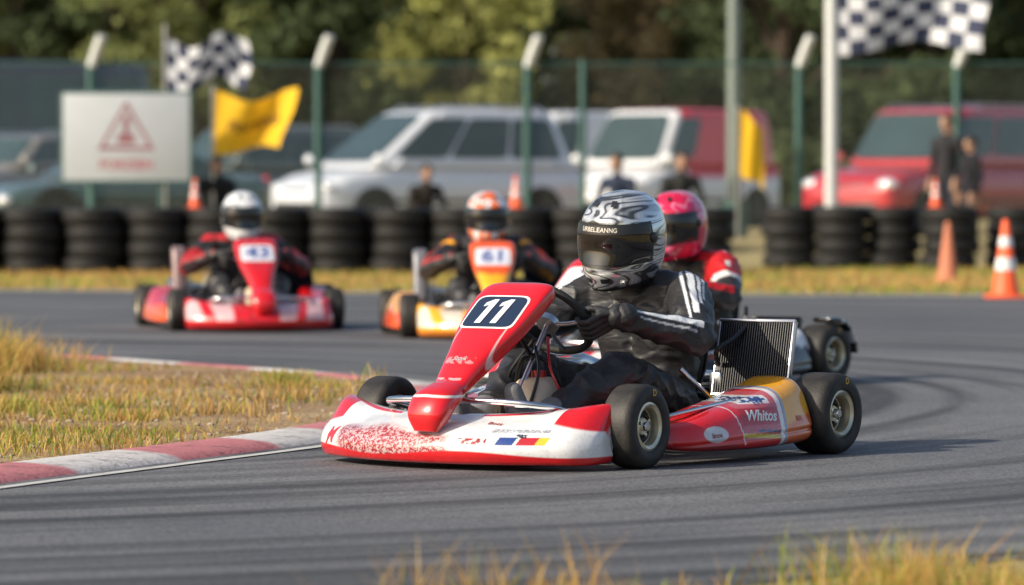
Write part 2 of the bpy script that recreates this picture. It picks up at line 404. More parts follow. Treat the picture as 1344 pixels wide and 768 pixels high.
    # number panel
    ax = np.array([(.99,.125),(.98,.17),(.95,.215),(.895,.245),(.855,.266),(.80,.308),(.72,.372),(.64,.436),(.56,.500),(.50,.546),(.445,.575),(.40,.57)])
    ww = [.09,.15,.165,.155,.135,.155,.195,.248,.278,.285,.27,.18]; tt = [.02,.045,.05,.042,.034,.042,.044,.038,.036,.036,.034,.02]
    ee = [.85,.85,.85,.85,.85,.8,.65,.5,.46,.46,.5,.6]
    secs = []
    for i,(x,z) in enumerate(ax):
        a = ax[max(0,i-1)]; c = ax[min(len(ax)-1,i+1)]; T = (c-a)/np.linalg.norm(c-a)
        Nn = np.array((T[1],0,-T[0]))
        secs.append(sloop((x,0,z), (0,ww[i]/2,0), Nn*tt[i], ee[i], 32))
    V, F = loft(secs, int(110*Q), int(72*Q*.8)); po = mk('number_panel', V, F, PAINT, r, cols=spec['panel'](V)); pb = BVHTree.FromPolygons(V.tolist(), F)
    ux = (0,1,0); uy = (-.78,0,.625); c = Vector((.582,0,.482))
    pl = onto('number_plate', rrdisc(.222,.175,.3,10), pb, c, ux, uy, .0015, WHITE, r)
    if hi:
        onto('plate_field', rrdisc(.206,.159,.3,10), pb, c, ux, uy, .003, NAVY, pl)
        onto('number', one_shape(.125), pb, c, ux, uy, .005, plain('plate_white', (.8,.84,.86), .35, 0, .4, .08, 12), pl)
        onto('lettering', text2d('Stoik', .02, .3, .01), pb, (.775,0,.325), ux, uy, .0018, plain('pale_ink', (.5,.42,.44), .4), po)
        onto('lettering', text2d('M', .06, .3), fb, (.9,-.5,.11), (.35,1,0), (-.5,.15,.8), .002, REDP, fo)
        onto('lettering', text2d('gas', .02, .3), fb, (.93,.33,.14), (-.3,1,0), (-.5,-.1,.8), .002, NAVY, fo)
        onto('lettering', text2d('Bott', .02, .2), fb, (.88,.2,.16), (-.2,1,0), (-.8,-.1,.4), .002, DR2, fo)
    else:
        onto('plate_field', rrdisc(.2,.155,.3), pb, c, ux, uy, .003, plain('plate_lilac', (.62,.64,.74), .35, 0, .4, .08, 12), pl)
        onto('number', text2d(spec['num'], .11, .1, .02), pb, c, ux, uy, .0048, spec['nummat'], pl)
    # side pods
    for s in (-1,1):
        secs = []
        for (x,zl,zh,yi,yo,e) in ((.405,.08,.10,.45,.49,.8),(.39,.06,.125,.43,.53,.7),(.3,.045,.145,.42,.6,.6),(.15,.04,.178,.42,.635,.6),(-.05,.04,.212,.42,.655,.55),(-.22,.045,.25,.42,.655,.55),(-.33,.05,.275,.42,.645,.55),(-.365,.06,.27,.43,.635,.6),(-.372,.09,.24,.46,.61,.7)):
            cz = (zl+zh)/2; cy = (yi+yo)/2; hz = (zh-zl)/2
            secs.append(sloop((x,s*cy,cz), (0,(yo-yi)/2,0), (0,-s*hz*.35,hz), e))
        V, F = loft(secs, int(130*Q), int(80*Q))
        gr_ = np.exp(-((V[:,2]-.062-.05*(.4-V[:,0]))/.008)**2)*(V[:,1]*s > .56); V[:,1] -= s*.006*gr_
        pd = mk('side_pod', V, F, PAINT, r, cols=spec['pod'](V))
        if s > 0 and hi:
            b = BVHTree.FromPolygons(V.tolist(), F)
            onto('lettering', text2d('Whitos', .038, .45, .03), b, (-.045,.64,.152), (-1,0,-.08), (0,-.35,1), .002, WHITE, pd)
            onto('lettering', text2d('EVV', .02, .2), b, (-.07,.64,.207), (-1,0,0), (0,-.35,1), .002, BLUEP, pd)
            onto('lettering', text2d('MA', .02, .1), b, (-.27,.64,.13), (-1,0,0), (0,-.35,1), .002, REDP, pd)
            onto('lettering', text2d('linos', .018, .1), b, (.2,.64,.10), (-1,0,0), (0,-.35,1), .002, DR2, pd)
    # rear bumper
    secs = [sloop((-.70-.02*(1-abs(t)),.62*t,.15), (.025,0,0), (0,0,.065*(1 if abs(t) < .97 else .7)), .5) for t in (-1,-.95,-.6,-.2,.2,.6,.95,1)]
    V, F = loft(secs, 60, 32); mk('rear_bumper', V, F, BLKP, r)
    # seat
    path = [(.03,.17),(-.06,.10),(-.2,.055),(-.34,.07),(-.44,.18),(-.49,.33),(-.52,.47)]
    pa = cr(np.array(path), 26, False); V = []; F = []
    for i,(x,z) in enumerate(pa):
        u = i/25; hw = .185-.03*u; side = .06+.1*math.sin(min(1,u*1.3)*math.pi)
        for j in range(21):
            v = (j-10)/10; V.append((x+side*abs(v)**3*(.9 if u > .5 else .25)*(u), v*hw, z+side*abs(v)**3*(1 if u < .6 else .4)))
    for i in range(25):
        for j in range(20): F.append((i*21+j,i*21+j+1,(i+1)*21+j+1,(i+1)*21+j))
    so = mk('seat', V, F, BLKP, r); md = so.modifiers.new('s','SOLIDIFY'); md.thickness = .008
    # steering
    st = MB(); P = []
    for k in range(40):
        a = 2*math.pi*k/40; rr = WR*(1-.12*max(0,math.sin(-a))**4); P.append(CW+Vector((0,1,0))*rr*math.cos(a)+WU*rr*math.sin(a))
    st.tube(P, .0145, 12, closed=True); sw = st.build('steering_wheel', plain('wheel_suede', (.012,.012,.012), .6, bump=.3, bscale=600), r)
    sp = MB()
    for a in (0,180,270):
        q = Vector((0,1,0))*math.cos(R(a))+WU*math.sin(R(a)); sp.tube([CW-WN*.02, CW-WN*.015+q*.08, CW+q*WR*(.95 if a < 200 else .85)], .008)
    sp.lathe([(.001,-.012),(.04,-.012),(.04,.012),(.001,.012)], 20, Matrix.Translation(CW-WN*.015) @ WN.to_track_quat('Y','Z').to_matrix().to_4x4()); sp.build('spoke', ALU, sw)
    MB().tube([CW-WN*.02, (.55,0,.12)], .01).build('steering_column', ALU, r)
    hoop = MB(); hoop.tube([(.32,-.14,.07),(.36,-.08,.3),(.4,0,.36),(.36,.08,.3),(.32,.14,.07)], .009, smooth=4)
    hoop.tube([(.4,0,.36),(.52,0,.49)], .008); hoop.build('column_support', BLKM, r)
    cb = MB()
    cb.tube([(.34,.03,.42),(.4,.09,.3),(.34,.14,.2),(.1,.25,.1)], .005, 8, smooth=6); cb.build('cable', REDP, r)
    cb = MB(); cb.tube([(.31,-.05,.41),(.35,-.12,.3),(.2,-.22,.22),(-.1,-.34,.2)], .006, 8, smooth=6); cb.tube([(.4,.02,.39),(.45,.07,.3),(.5,.05,.15)], .006, 8, smooth=6); cb.build('cable', BLKP, r)
    # tank
    secs = [sloop((.38,.02,z), (w,0,0), (0,w*.85,0), .5) for z,w in ((.065,.07),(.08,.1),(.15,.105),(.22,.095),(.27,.07),(.285,.04))]
    V, F = loft(secs, 40, 40); tk = mk('fuel_tank', V, F, plain('tank_beige', (.6,.5,.36), .45, 0, .1, .12, 12), r)
    MB().lathe([(.001,0),(.026,0),(.026,.025),(.001,.025)], 20, Matrix.Translation((.38,.02,.283)) @ Matrix.Rotation(R(90),4,'X')).build('tank_cap', REDP, tk)
    for s in (-1,1): MB().tube([(.62,s*.09,.08),(.68,s*.1,.2),(.68,s*.2,.2)], .006).build('pedal', ALU, r)
    # radiator
    rot = Matrix.Rotation(R(16),3,'Z') @ Matrix.Rotation(R(-22),3,'Y'); c = Vector((-.41,.385,.33 if not spec.get('cage') else .23)); ra = MB(); rk = 1.08 if not spec.get('cage') else .65
    for yy in (-.135,.135): ra.box(c+rot@Vector((0,yy,0)), (.036,.008,.25*rk), rot, .002)
    ra.box(c+rot@Vector((0,0,.128*rk)), (.04,.28,.012), rot, .003); ra.box(c+rot@Vector((0,0,-.128*rk)), (.04,.28,.014), rot, .004)
    ro = ra.build('radiator', ALU if hi else BLKM, r); fi = MB()
    for k in range(30): fi.box(c+rot@Vector((.003,-.125+.0086*k,0)), (.03,.002,.245*rk), rot)
    fi.build('fin', plain('fin_grey', (.10,.10,.105), .45, .7) if hi else BLKM, ro); MB().box(c, (.012,.262,.245*rk), rot).build('core', BLKM, ro)
    MB().tube([(-.42,.3,.18),(-.4,.27,.14),(-.45,.1,.2),(-.4,-.25,.2)], .012, smooth=5).build('hose', BLKP, r)
    MB().tube([(-.35,.36,.2),(-.3,.5,.12)], .007).build('radiator_stay', ALU, r)
    # engine on driver's right
    en = MB(); en.box((-.3,-.4,.15), (.2,.14,.13), bev=.015); en.box((-.3,-.4,.24), (.13,.12,.06), bev=.01)
    for k in range(5): en.box((-.3,-.4,.275+.014*k), (.15,.14,.005))
    eo = en.build('engine', ALU, r); MB().tube([(-.3,-.4,.34),(-.3,-.4,.39)], [.018,.01]).build('spark_plug', WHITE, eo)
    secs = [sloop((x,-.43,z), (.05*k,0,0), (0,.045*k,0), .6) for x,z,k in ((-.13,.2,.6),(-.13,.23,1),(-.15,.33,1.05),(-.2,spec['box']-.04,1.1),(-.23,spec['box'],.95),(-.235,spec['box']+.01,.5))]
    V, F = loft(secs, 30, 30); mk('air_box', V, F, plain(spec['n']+'_airbox', spec['boxc'], .4, .3), r)
    if not spec.get('cage'): MB().tube([(-.4,-.42,.22),(-.5,-.44,.3),(-.6,-.4,.26),(-.66,-.2,.24),(-.66,.1,.24)], [.022,.03,.045,.045,.03], 14, smooth=6).build('exhaust', CHROME, r)
    for s in (-1,1):
        kart_wheel(r, (.525,s*.52,.14), .14, .125, s, R(spec.get('steer',0)), True)
        kart_wheel(r, (-.525,s*.60,.142), .142, .17, s, 0, True)
    if spec.get('cage'):     # low striped rear bodywork curving behind the outer rear wheel
        secs = [sloop((-.53+.175*math.cos(a),.62,.142+.165*math.sin(a)), (.014*math.cos(a),0,.014*math.sin(a)), (0,.06,0), .6, 16) for a in [R(80+100*i/9) for i in range(10)]]
        V, F = loft(secs, 60, 32); aa = np.degrees(np.arctan2(V[:,2]-.142,V[:,0]+.53))
        mk('wheel_guard', V, F, PAINT, r, cols=mixc(np.tile(np.array(BLK),(len(V),1)), (.55,.55,.57), (np.abs(aa-150) < 12)|(np.abs(aa-108) < 4)))
    return root
# ================================================================== DRIVER
def rimpt(side, a, b, c, phi=-6):
    y = Vector((0,side,0)); p = R(phi); rr = y*math.cos(p)+WU*math.sin(p); tt = -y*math.sin(p)+WU*math.cos(p)
    return CW+rr*(WR+a)+WN*b+tt*c
SHY, SHZ = .198, .555; ELB = (-.045,.385,.415)
mb = MB()
mb.cap((-.30,-.09,.15),(-.30,.09,.15),.12,.12)
for s in (-1,1):
    mb.chain([(-.32,s*.055,.18),(-.325,s*.065,.34),(-.285,s*.085,.48)],[.125,.125,.118])
    mb.cap((-.255,0,.60),(-.265,s*.15,.565),.055,.068)
    wr = rimpt(s,.085,.06,-.004)
    mb.chain([(-.265,s*SHY,SHZ),(ELB[0],s*ELB[1],ELB[2]),wr],[.084,.065,.044])
    mb.chain([(-.2,s*.27,.49),(-.17,s*.28,.475)],[.078,.072])
    mb.chain([(-.26,s*.1,.165),(.17,s*.2,.30),(.50,s*.135,.15)],[.108,.076,.05])
    mb.chain([(.17,s*.2,.30),(.32,s*.175,.235)],[.074,.068])
mb.cap((-.27,-.15,.545),(-.27,.15,.545),.088,.088)
mb.chain([(-.25,0,.56),(-.2,0,.68)],[.07,.062]); mb.sphere((-.175,0,.75),(.1,.085,.11))
BODY, BP = voxel(mb, .0065, 8, .012)
GL = {}
for s in (-1,1):
    g = MB()
    def q(a,b,c): return rimpt(s,a,b,c)
    for i,(ln) in enumerate((.85,.97,1.0,.93)):
        c = -.034+.023*i
        g.chain([q(.045,.02,c),q(.034*ln,-.008,c),q(.02*ln,-.026,c),q(-.006,-.029,c),q(-.026,-.016*ln,c)],[.0125,.0118,.0112,.0108,.0098])
        g.cap(q(.07,.045,c*.7),q(.044,.02,c),.016,.0145)
    g.chain([q(.066,.045,.025),q(.034,.036,.044),q(.008,.026,.052),q(-.016,.018,.05)],[.017,.0135,.0125,.011])
    g.cap(q(.085,.055,-.01),q(.105,.073,-.008),.037,.046); g.cap(q(.08,.052,-.018),q(.08,.052,.018),.024,.024)
    GL[s] = voxel(g, .0033, 3)[0]
BT = {}
for s in (-1,1):
    g = MB(); g.chain([(.47,s*.14,.17),(.53,s*.13,.12),(.56,s*.13,.085)],[.056,.052,.042]); g.chain([(.57,s*.13,.08),(.63,s*.125,.16),(.665,s*.12,.25)],[.042,.044,.032])
    g.chain([(.53,s*.13,.13),(.62,s*.125,.17)],[.046,.038]); BT[s] = voxel(g, .006, 4)[0]
def hs(az, el, off=0.):
    az = (az+math.pi)%(2*math.pi)-math.pi
    ce = max(0.,math.cos(el))**.82; se = math.sin(el); ca = math.cos(az); sa = math.sin(az)
    ex = .88
    x = .148*ce*math.copysign(abs(ca)**ex,ca); y = .129*ce*math.copysign(abs(sa)**ex,sa); z = (.148 if se > 0 else .185)*se
    f = max(0,ca)**2; k = min(1,max(0,(-math.degrees(el)-2)/30)); k = k*k*(3-2*k)
    x += .036*f*k; y *= (1-.12*k*f)
    z -= .012*f*k
    b = max(0,-ca)**3; x -= .018*b*max(0,math.cos(el-.5))**3
    d = math.degrees(el); x += .006*f*math.exp(-((d-30)/6)**2)
    v = Vector((x,y,z)); n = Vector((x/.022,y/.017,z/.025)).normalized()
    r = 0.006*math.exp(-((abs(math.degrees(az))-150)/9)**2)*max(0,math.cos(el)) + .004*math.exp(-((abs(math.degrees(az))-35)/5)**2)*(1 if d > 30 else 0)*math.cos(el)
    r -= .004*math.exp(-((d+27-.12*abs(math.degrees(az)))/2.2)**2)*min(1,max(0,ca*2))
    return v+n*(off+r)
def hgrid(az0,az1,el0,el1,na,ne,off,wrap=False):
    V = []; F = []
    for i in range(ne+1):
        for j in range(na+(0 if wrap else 1)):
            V.append(hs(R(az0+(az1-az0)*j/na), R(el0+(el1-el0)*i/ne), off))
    w = na if wrap else na+1
    for i in range(ne):
        for j in range(na):
            j2 = (j+1)%w if wrap else j+1; F.append((i*w+j,i*w+j2,(i+1)*w+j2,(i+1)*w+j))
    return V, F
def helmet_mat(kind):
    m, nt, b = newmat('helmet_'+kind); N = nt.nodes; L = nt.links; tc = N.new('ShaderNodeTexCoord')
    def rampm(src, stops):
        r = N.new('ShaderNodeValToRGB'); e = r.color_ramp.elements
        e[0].position, e[0].color = stops[0][0], tuple(stops[0][1])+(1,); e[1].position, e[1].color = stops[-1][0], tuple(stops[-1][1])+(1,)
        for p,c in stops[1:-1]: q = e.new(p); q.color = tuple(c)+(1,)
        L.new(src, r.inputs[0]); return r
    if kind == 'silver':
        mp = N.new('ShaderNodeMapping'); mp.inputs['Scale'].default_value = (2.2,3.2,11); mp.inputs['Rotation'].default_value = (.15,.55,0); L.new(tc.outputs['Object'], mp.inputs['Vector'])
        w = N.new('ShaderNodeTexNoise'); w.inputs['Scale'].default_value = 1.5; w.inputs['Detail'].default_value = 1.; w.inputs['Distortion'].default_value = 1.1; w.inputs['Roughness'].default_value = .4
        L.new(mp.outputs[0], w.inputs['Vector'])
        ml = N.new('ShaderNodeMath'); ml.operation = 'MULTIPLY'; ml.inputs[1].default_value = 13.; L.new(w.outputs['Fac'], ml.inputs[0])
        fr_ = N.new('ShaderNodeMath'); fr_.operation = 'PINGPONG'; fr_.inputs[1].default_value = 1.; L.new(ml.outputs[0], fr_.inputs[0])
        r = rampm(fr_.outputs[0], [(.0,(.07,.075,.08)),(.18,(.10,.105,.11)),(.32,(.40,.42,.44)),(.6,(.60,.62,.64)),(.85,(.78,.8,.82)),(1.,(.5,.52,.54))])
        b.inputs['Metallic'].default_value = .55
    elif kind == 'orange':
        n = N.new('ShaderNodeTexNoise'); n.inputs['Scale'].default_value = 7; n.inputs['Distortion'].default_value = 1.2; L.new(tc.outputs['Object'], n.inputs['Vector'])
        r = rampm(n.outputs['Fac'], [(0,ORG),(.44,hexc('#ee6a20')),(.47,WHT),(.56,WHT),(.58,(.1,.1,.12)),(.61,hexc('#ee6a20')),(1,ORG)])
    elif kind == 'pink':
        n = N.new('ShaderNodeTexNoise'); n.inputs['Scale'].default_value = 8; n.inputs['Distortion'].default_value = 1.; L.new(tc.outputs['Object'], n.inputs['Vector'])
        r = rampm(n.outputs['Fac'], [(0,hexc('#c8102e')),(.5,hexc('#d4164a')),(.58,hexc('#e88aa8')),(.61,hexc('#dc2860')),(1,hexc('#d01030'))])
    else:
        n = N.new('ShaderNodeTexNoise'); n.inputs['Scale'].default_value = 7; L.new(tc.outputs['Object'], n.inputs['Vector'])
        r = rampm(n.outputs['Fac'], [(0,(.66,.68,.7)),(.6,(.72,.74,.76)),(.64,(.2,.21,.23)),(1,(.3,.3,.32))])
    L.new(r.outputs[0], b.inputs['Base Color']); b.inputs['Roughness'].default_value = .2; b.inputs['Coat Weight'].default_value = 1; b.inputs['Coat Roughness'].default_value = .03
    return m
def helmet(parent, kind, loc, yaw, pitch, roll, strip):
    V, F = hgrid(0,360,-50,89.5,140,80,0,True); k = len(V)
    V += [Vector((v.x*.8,v.y*.8,v.z+.004)) for v in V[:140]]; F += [(j,k+j,k+(j+1)%140,(j+1)%140) for j in range(140)]
    F.append(tuple(range(80*140, 80*140+140)))
    h = mk('helmet', V, F, helmet_mat(kind), parent); h.location = loc; h.rotation_euler = (roll,pitch,yaw); h.scale = (1.09,1.09,1.09)
    V, F = hgrid(-84,84,-21,25,60,16,.0035); mk('visor_gasket', V, F, BLKP, h)
    V, F = hgrid(-80,80,-18,22,60,16,.0065); vz = mk('visor', V, F, VISOR, h)
    for s in (-1,1):
        p = hs(R(84*s),R(4),.004); MB().lathe([(.001,.0),(.017,0),(.017,.006),(.012,.009),(.001,.009)], 20, Matrix.Translation(p) @ Matrix.Rotation(0 if s > 0 else math.pi,4,'Z')).build('visor_pivot', BLKP, h)
        V, F = hgrid((8 if s > 0 else -24),(24 if s > 0 else -8),-38,-32,8,3,.0025); mk('chin_vent', V, F, BLKP, h)
        V, F = hgrid((14 if s > 0 else -26),(26 if s > 0 else -14),48,58,6,6,.008); mk('top_vent', V, F, BLKP, h)
    V, F = hgrid(0,360,-50,-46,100,2,.003,True); mk('neck_trim', V, F, BLKP, h)
    if strip:
        v, f = text2d(strip, .0145, 0, .008)
        mk('visor_lettering', [hs(R(2+x/.145*57.3), R(17)+y/.15, .0085) for x,y in v], f, plain('visor_ink', (.66,.62,.55), .4), vz, False)
        V, F = hgrid(-78,78,12.,22,50,3,.0072); mk('visor_strip', V, F, BLACK, vz)
    return h
def seg(P, a, b):
    a = np.array(a); b = np.array(b); d = b-a; L2 = d@d; t = ((P-a)@d)/L2; rad = P-a-np.clip(t,0,1)[:,None]*d; ln = np.linalg.norm(rad,axis=1); return t, rad/np.maximum(ln,1e-6)[:,None], ln
def suit(base, spec):
    P = BP; C = np.tile(np.array(base,float),(len(P),1)); 
    for s in (-1,1):
        sh = (-.265,s*SHY,SHZ); el = (ELB[0],s*ELB[1],ELB[2]); wr = tuple(rimpt(s,.085,.06,-.004))
        tu, ru, lu = seg(P, sh, el); tf, rf, lf = seg(P, el, wr)
        up = (lu < .115)&(lu <= lf)&(tu > -.35)&(P[:,1]*s > .14); fo = (lf < .09)&(lf < lu)&(tf > 0)
        ref = np.array((.35,s*.55,.75)); 
        d = np.array(el)-np.array(sh); d /= np.linalg.norm(d); r1 = ref-d*(ref@d); r1 /= np.linalg.norm(r1); r2 = np.cross(d,r1)
        an = np.degrees(np.arctan2(ru@r2, ru@r1))
        d = np.array(wr)-np.array(el); d /= np.linalg.norm(d); q1 = ref-d*(ref@d); q1 /= np.linalg.norm(q1); q2 = np.cross(d,q1)
        af = np.degrees(np.arctan2(rf@q2, rf@q1))
        if spec == 'white':
            for c0,w in ((-26,4),(-12,5),(8,9),(30,4)): C = mixc(C, (.66,.69,.74), up*sstep(w+1,w-1,np.abs(an-c0))*(tu > -.25)*(tu < .7+.01*c0))
            C = mixc(C, (.66,.69,.74), fo*sstep(1.5,-1.5,np.abs(af-6)-(19-12*tf))*(tf > .02)*(tf < .85)); C = mixc(C, (.42,.44,.48), fo*sstep(5,3,np.abs(af+30))*(tf > .1)*(tf < .8))
        elif spec == 'redwhite':
            C = mixc(C, hexc('#b81820'), up&(tu < .6)); C = mixc(C, (.6,.6,.6), up&(np.abs(tu-.62) < .07)); C = mixc(C, (.6,.6,.6), up&(np.abs(an) < 10)&(tu > -.3)&(tu < .4))
            C = mixc(C, hexc('#b81820'), fo&(np.abs(af) < 25))
        elif spec == 'orange':
            C = mixc(C, hexc('#b02a18'), (fo&(np.abs(af) < 16))|(up&(np.abs(an-10) < 10))); C = mixc(C, GLD, up&(np.abs(tu-.2) < .05)&(np.abs(an) < 50))
        elif spec == 'red':
            C = mixc(C, hexc('#9c1418'), (fo&(np.abs(af) < 35))|(up&(tu > .6))); C = mixc(C, GLD, up&(np.abs(tu-.1) < .06)&(np.abs(an) < 50))
        if spec == 'redwhite':
            tt, rr, ll = seg(P, (-.26,s*.1,.165), (.17,s*.2,.30)); C = mixc(C, hexc('#a81c18'), (ll < .12)&(tt > .35)&(rr[:,1]*s > .6)&(P[:,0] > 0))
    if spec in ('redwhite','red'): C = mixc(C, hexc('#b81820'), (P[:,2] > .59)&(P[:,2] < .63))
    return C
def driver(kind, base, sp, label, M, yaw, pitch=8, roll=0, strip=None, glove=(.02,.02,.022), boot=(.15,.15,.16)):
    me = BODY.copy(); setcol(me, suit(base, sp)); me.materials.clear(); me.materials.append(CLOTH)
    o = bpy.data.objects.new('person', me); COL.objects.link(o); o.matrix_world = M; tag(o, label, 'person', 'kart drivers')
    helmet(o, kind, (-.155,0,.76), R(yaw), R(pitch), R(roll), strip)
    for s in (-1,1):
        g = bpy.data.objects.new('glove', GL[s]); COL.objects.link(g); g.parent = o
        if not len(GL[s].materials): GL[s].materials.append(plain('glove_black', glove, .5, bump=.3, bscale=300))
        b = bpy.data.objects.new('boot', BT[s]); COL.objects.link(b); b.parent = o
        if not len(BT[s].materials): BT[s].materials.append(plain('boot_grey', boot, .6, bump=.2, bscale=200))
    return o
def place(x, y, ang):   # ang: heading angle from "towards the camera", + = to picture left
    return Matrix.Translation((x,y,.004)) @ Matrix.Rotation(-math.pi/2-R(ang),4,'Z')
karts = [
 dict(n='a', num='11', frame=(.03,.03,.035), fair=fair_main, panel=panel_main, pod=pod_main, box=.40, boxc=(.03,.03,.03), steer=3),
 dict(n='b', num='7', frame=(.03,.03,.03), fair=fair_col(WHT,RED,BLK,4), panel=flat_col(WHT,RED,.35,2), pod=flat_col(BLK,WHT,.17,2), box=.42, boxc=(.05,.05,.05), nummat=BLACK, cage=True),
 dict(n='c', num='61', frame=(.3,.3,.3), fair=fair_col(GLD,(.66,.6,.5),hexc('#c8741c'),6), panel=flat_col(GLD,ORG,.4,5), pod=flat_col(ORG,GLD,.16,4), box=.54, boxc=(.2,.2,.22), nummat=BLUEP, fw=.47),
 dict(n='d', num='43', frame=(.3,.3,.3), fair=fair_col(RED,(.66,.42,.44),hexc('#b0121a'),8), panel=flat_col(RED,hexc('#c82028'),.4,5), pod=flat_col(ORG,RED,.16,7), box=.54, boxc=(.25,.18,.18), nummat=BLUEP, fw=.48)]
pos = [(.298,14.86,36),(.69,20.35,38),(-.15,27.3,-3),(-1.80,28.8,-11)]
klab = ['red and white racing kart with number 11 leading on the asphalt','white and black racing kart half hidden behind the number 11 kart','gold and orange racing kart just behind the nose of the leading kart','red racing kart with number 43 at the far left of the track']
dl = [('silver',(.02,.02,.023),'white','person in black suit with white stripes and silver patterned helmet driving the kart numbered 11',1,9,-4,'URBELEANNG'),
      ('pink',(.02,.02,.022),'redwhite','person in pink and red helmet with red shouldered suit behind the lead driver',4,6,0,None),
      ('orange',(.02,.02,.022),'orange','person in orange and white helmet steering the gold kart',0,6,0,None),
      ('white',(.02,.02,.022),'red','person in plain white helmet steering the kart numbered 43',2,6,0,None)]
for i in range(4):
    k = build_kart(karts[i]); k.matrix_world = place(*pos[i]); tag(k, klab[i], 'racing kart', 'racing karts on the track')
    d = dl[i]; driver(d[0], d[1], d[2], d[3], place(*pos[i]), d[4], d[5], d[6], d[7])
# ================================================================== SETTING
def gz(y): t = min(1,max(0,(y-53.5)/4.5)); return .28*t*t*(3-2*t)
ys = [-30,0,10,20,30,40,48,53.5,54.2,55,55.8,56.6,57.4,58,62,70,90,120,160,250,500,1500]
xs = [-900,-300,-100,-50,-25,-12,-6,0,6,12,25,50,100,300,900]
V = [(x,y,gz(y)) for y in ys for x in xs]; w = len(xs); F = [(i*w+j,i*w+j+1,(i+1)*w+j+1,(i+1)*w+j) for i in range(len(ys)-1) for j in range(w-1)]
def ground_mat(name, c1, c2, c3, sc):
    m, nt, b = newmat(name); N = nt.nodes; L = nt.links; tc = N.new('ShaderNodeTexCoord')
    n = N.new('ShaderNodeTexNoise'); n.inputs['Scale'].default_value = sc; n.inputs['Detail'].default_value = 8; n.inputs['Roughness'].default_value = .65; L.new(tc.outputs['Object'], n.inputs['Vector'])
    r = N.new('ShaderNodeValToRGB'); e = r.color_ramp.elements; e[0].position = .32; e[0].color = c1+(1,); e[1].position = .7; e[1].color = c3+(1,); q = e.new(.5); q.color = c2+(1,)
    L.new(n.outputs['Fac'], r.inputs[0]); n2 = N.new('ShaderNodeTexNoise'); n2.inputs['Scale'].default_value = 45; n2.inputs['Detail'].default_value = 6; L.new(tc.outputs['Object'], n2.inputs['Vector'])
    mx = N.new('ShaderNodeMix'); mx.data_type = 'RGBA'; mx.blend_type = 'MULTIPLY'; mx.inputs[0].default_value = .7; r2 = N.new('ShaderNodeValToRGB'); r2.color_ramp.elements[0].position = .35; r2.color_ramp.elements[0].color = (.35,.35,.35,1); r2.color_ramp.elements[1].position = .6
    L.new(n2.outputs['Fac'], r2.inputs[0]); L.new(r.outputs[0], mx.inputs[6]); L.new(r2.outputs[0], mx.inputs[7]); L.new(mx.outputs[2], b.inputs['Base Color']); b.inputs['Roughness'].default_value = .95; b.inputs['Specular IOR Level'].default_value = .15
    bp = N.new('ShaderNodeBump'); bp.inputs['Strength'].default_value = .8; bp.inputs['Distance'].default_value = .03; L.new(n2.outputs['Fac'], bp.inputs['Height']); L.new(bp.outputs['Normal'], b.inputs['Normal'])
    return m
GRD = ground_mat('dry_ground', (.24,.2,.09), (.42,.34,.17), (.5,.42,.22), .8)
tag(mk('ground', V, F, GRD, None), kind='structure')
# asphalt
m, nt, b = newmat('asphalt'); N = nt.nodes; L = nt.links; tc = N.new('ShaderNodeTexCoord'); sx = N.new('ShaderNodeSeparateXYZ'); L.new(tc.outputs['Object'], sx.inputs[0])
def mth(op, a, b_=None):
    q = N.new('ShaderNodeMath'); q.operation = op
    for i,v in enumerate((a,b_)):
        if v is None: continue
        if isinstance(v,(int,float)): q.inputs[i].default_value = v
        else: L.new(v, q.inputs[i])
    return q.outputs[0]
dx = mth('ADD', sx.outputs[0], 5.0); dy = mth('SUBTRACT', sx.outputs[1], 19.5)
rr = mth('SQRT', mth('ADD', mth('MULTIPLY',dx,dx), mth('MULTIPLY',dy,dy))); an = mth('ARCTAN2', dy, dx)
cb = N.new('ShaderNodeCombineXYZ'); L.new(mth('MULTIPLY',rr,2.6), cb.inputs[0]); L.new(mth('MULTIPLY',an,.9), cb.inputs[1])
ns = N.new('ShaderNodeTexNoise'); ns.inputs['Scale'].default_value = 1.3; ns.inputs['Detail'].default_value = 5; L.new(cb.outputs[0], ns.inputs['Vector'])
mr = N.new('ShaderNodeMapRange'); mr.inputs[1].default_value = .46; mr.inputs[2].default_value = .62; L.new(ns.outputs['Fac'], mr.inputs[0])
nb = N.new('ShaderNodeTexNoise'); nb.inputs['Scale'].default_value = .5; nb.inputs['Detail'].default_value = 5; L.new(tc.outputs['Object'], nb.inputs['Vector'])
r1 = N.new('ShaderNodeValToRGB'); r1.color_ramp.elements[0].position = .3; r1.color_ramp.elements[0].color = (.115,.12,.132,1); r1.color_ramp.elements[1].position = .7; r1.color_ramp.elements[1].color = (.185,.188,.196,1); L.new(nb.outputs['Fac'], r1.inputs[0])
mx = N.new('ShaderNodeMix'); mx.data_type = 'RGBA'; mx.inputs[7].default_value = (.038,.039,.043,1); L.new(mth('MULTIPLY', mr.outputs[0], .88), mx.inputs[0]); L.new(r1.outputs[0], mx.inputs[6])
nf = N.new('ShaderNodeTexNoise'); nf.inputs['Scale'].default_value = 90; nf.inputs['Detail'].default_value = 3; L.new(tc.outputs['Object'], nf.inputs['Vector'])
r2 = N.new('ShaderNodeValToRGB'); r2.color_ramp.elements[0].position = .35; r2.color_ramp.elements[0].color = (.5,.5,.5,1); r2.color_ramp.elements[1].position = .7; r2.color_ramp.elements[1].color = (1.3,1.3,1.3,1); L.new(nf.outputs['Fac'], r2.inputs[0])
m2 = N.new('ShaderNodeMix'); m2.data_type = 'RGBA'; m2.blend_type = 'MULTIPLY'; m2.inputs[0].default_value = 1; L.new(mx.outputs[2], m2.inputs[6]); L.new(r2.outputs[0], m2.inputs[7]); L.new(m2.outputs[2], b.inputs['Base Color'])
b.inputs['Roughness'].default_value = .75; b.inputs['Specular IOR Level'].default_value = .4
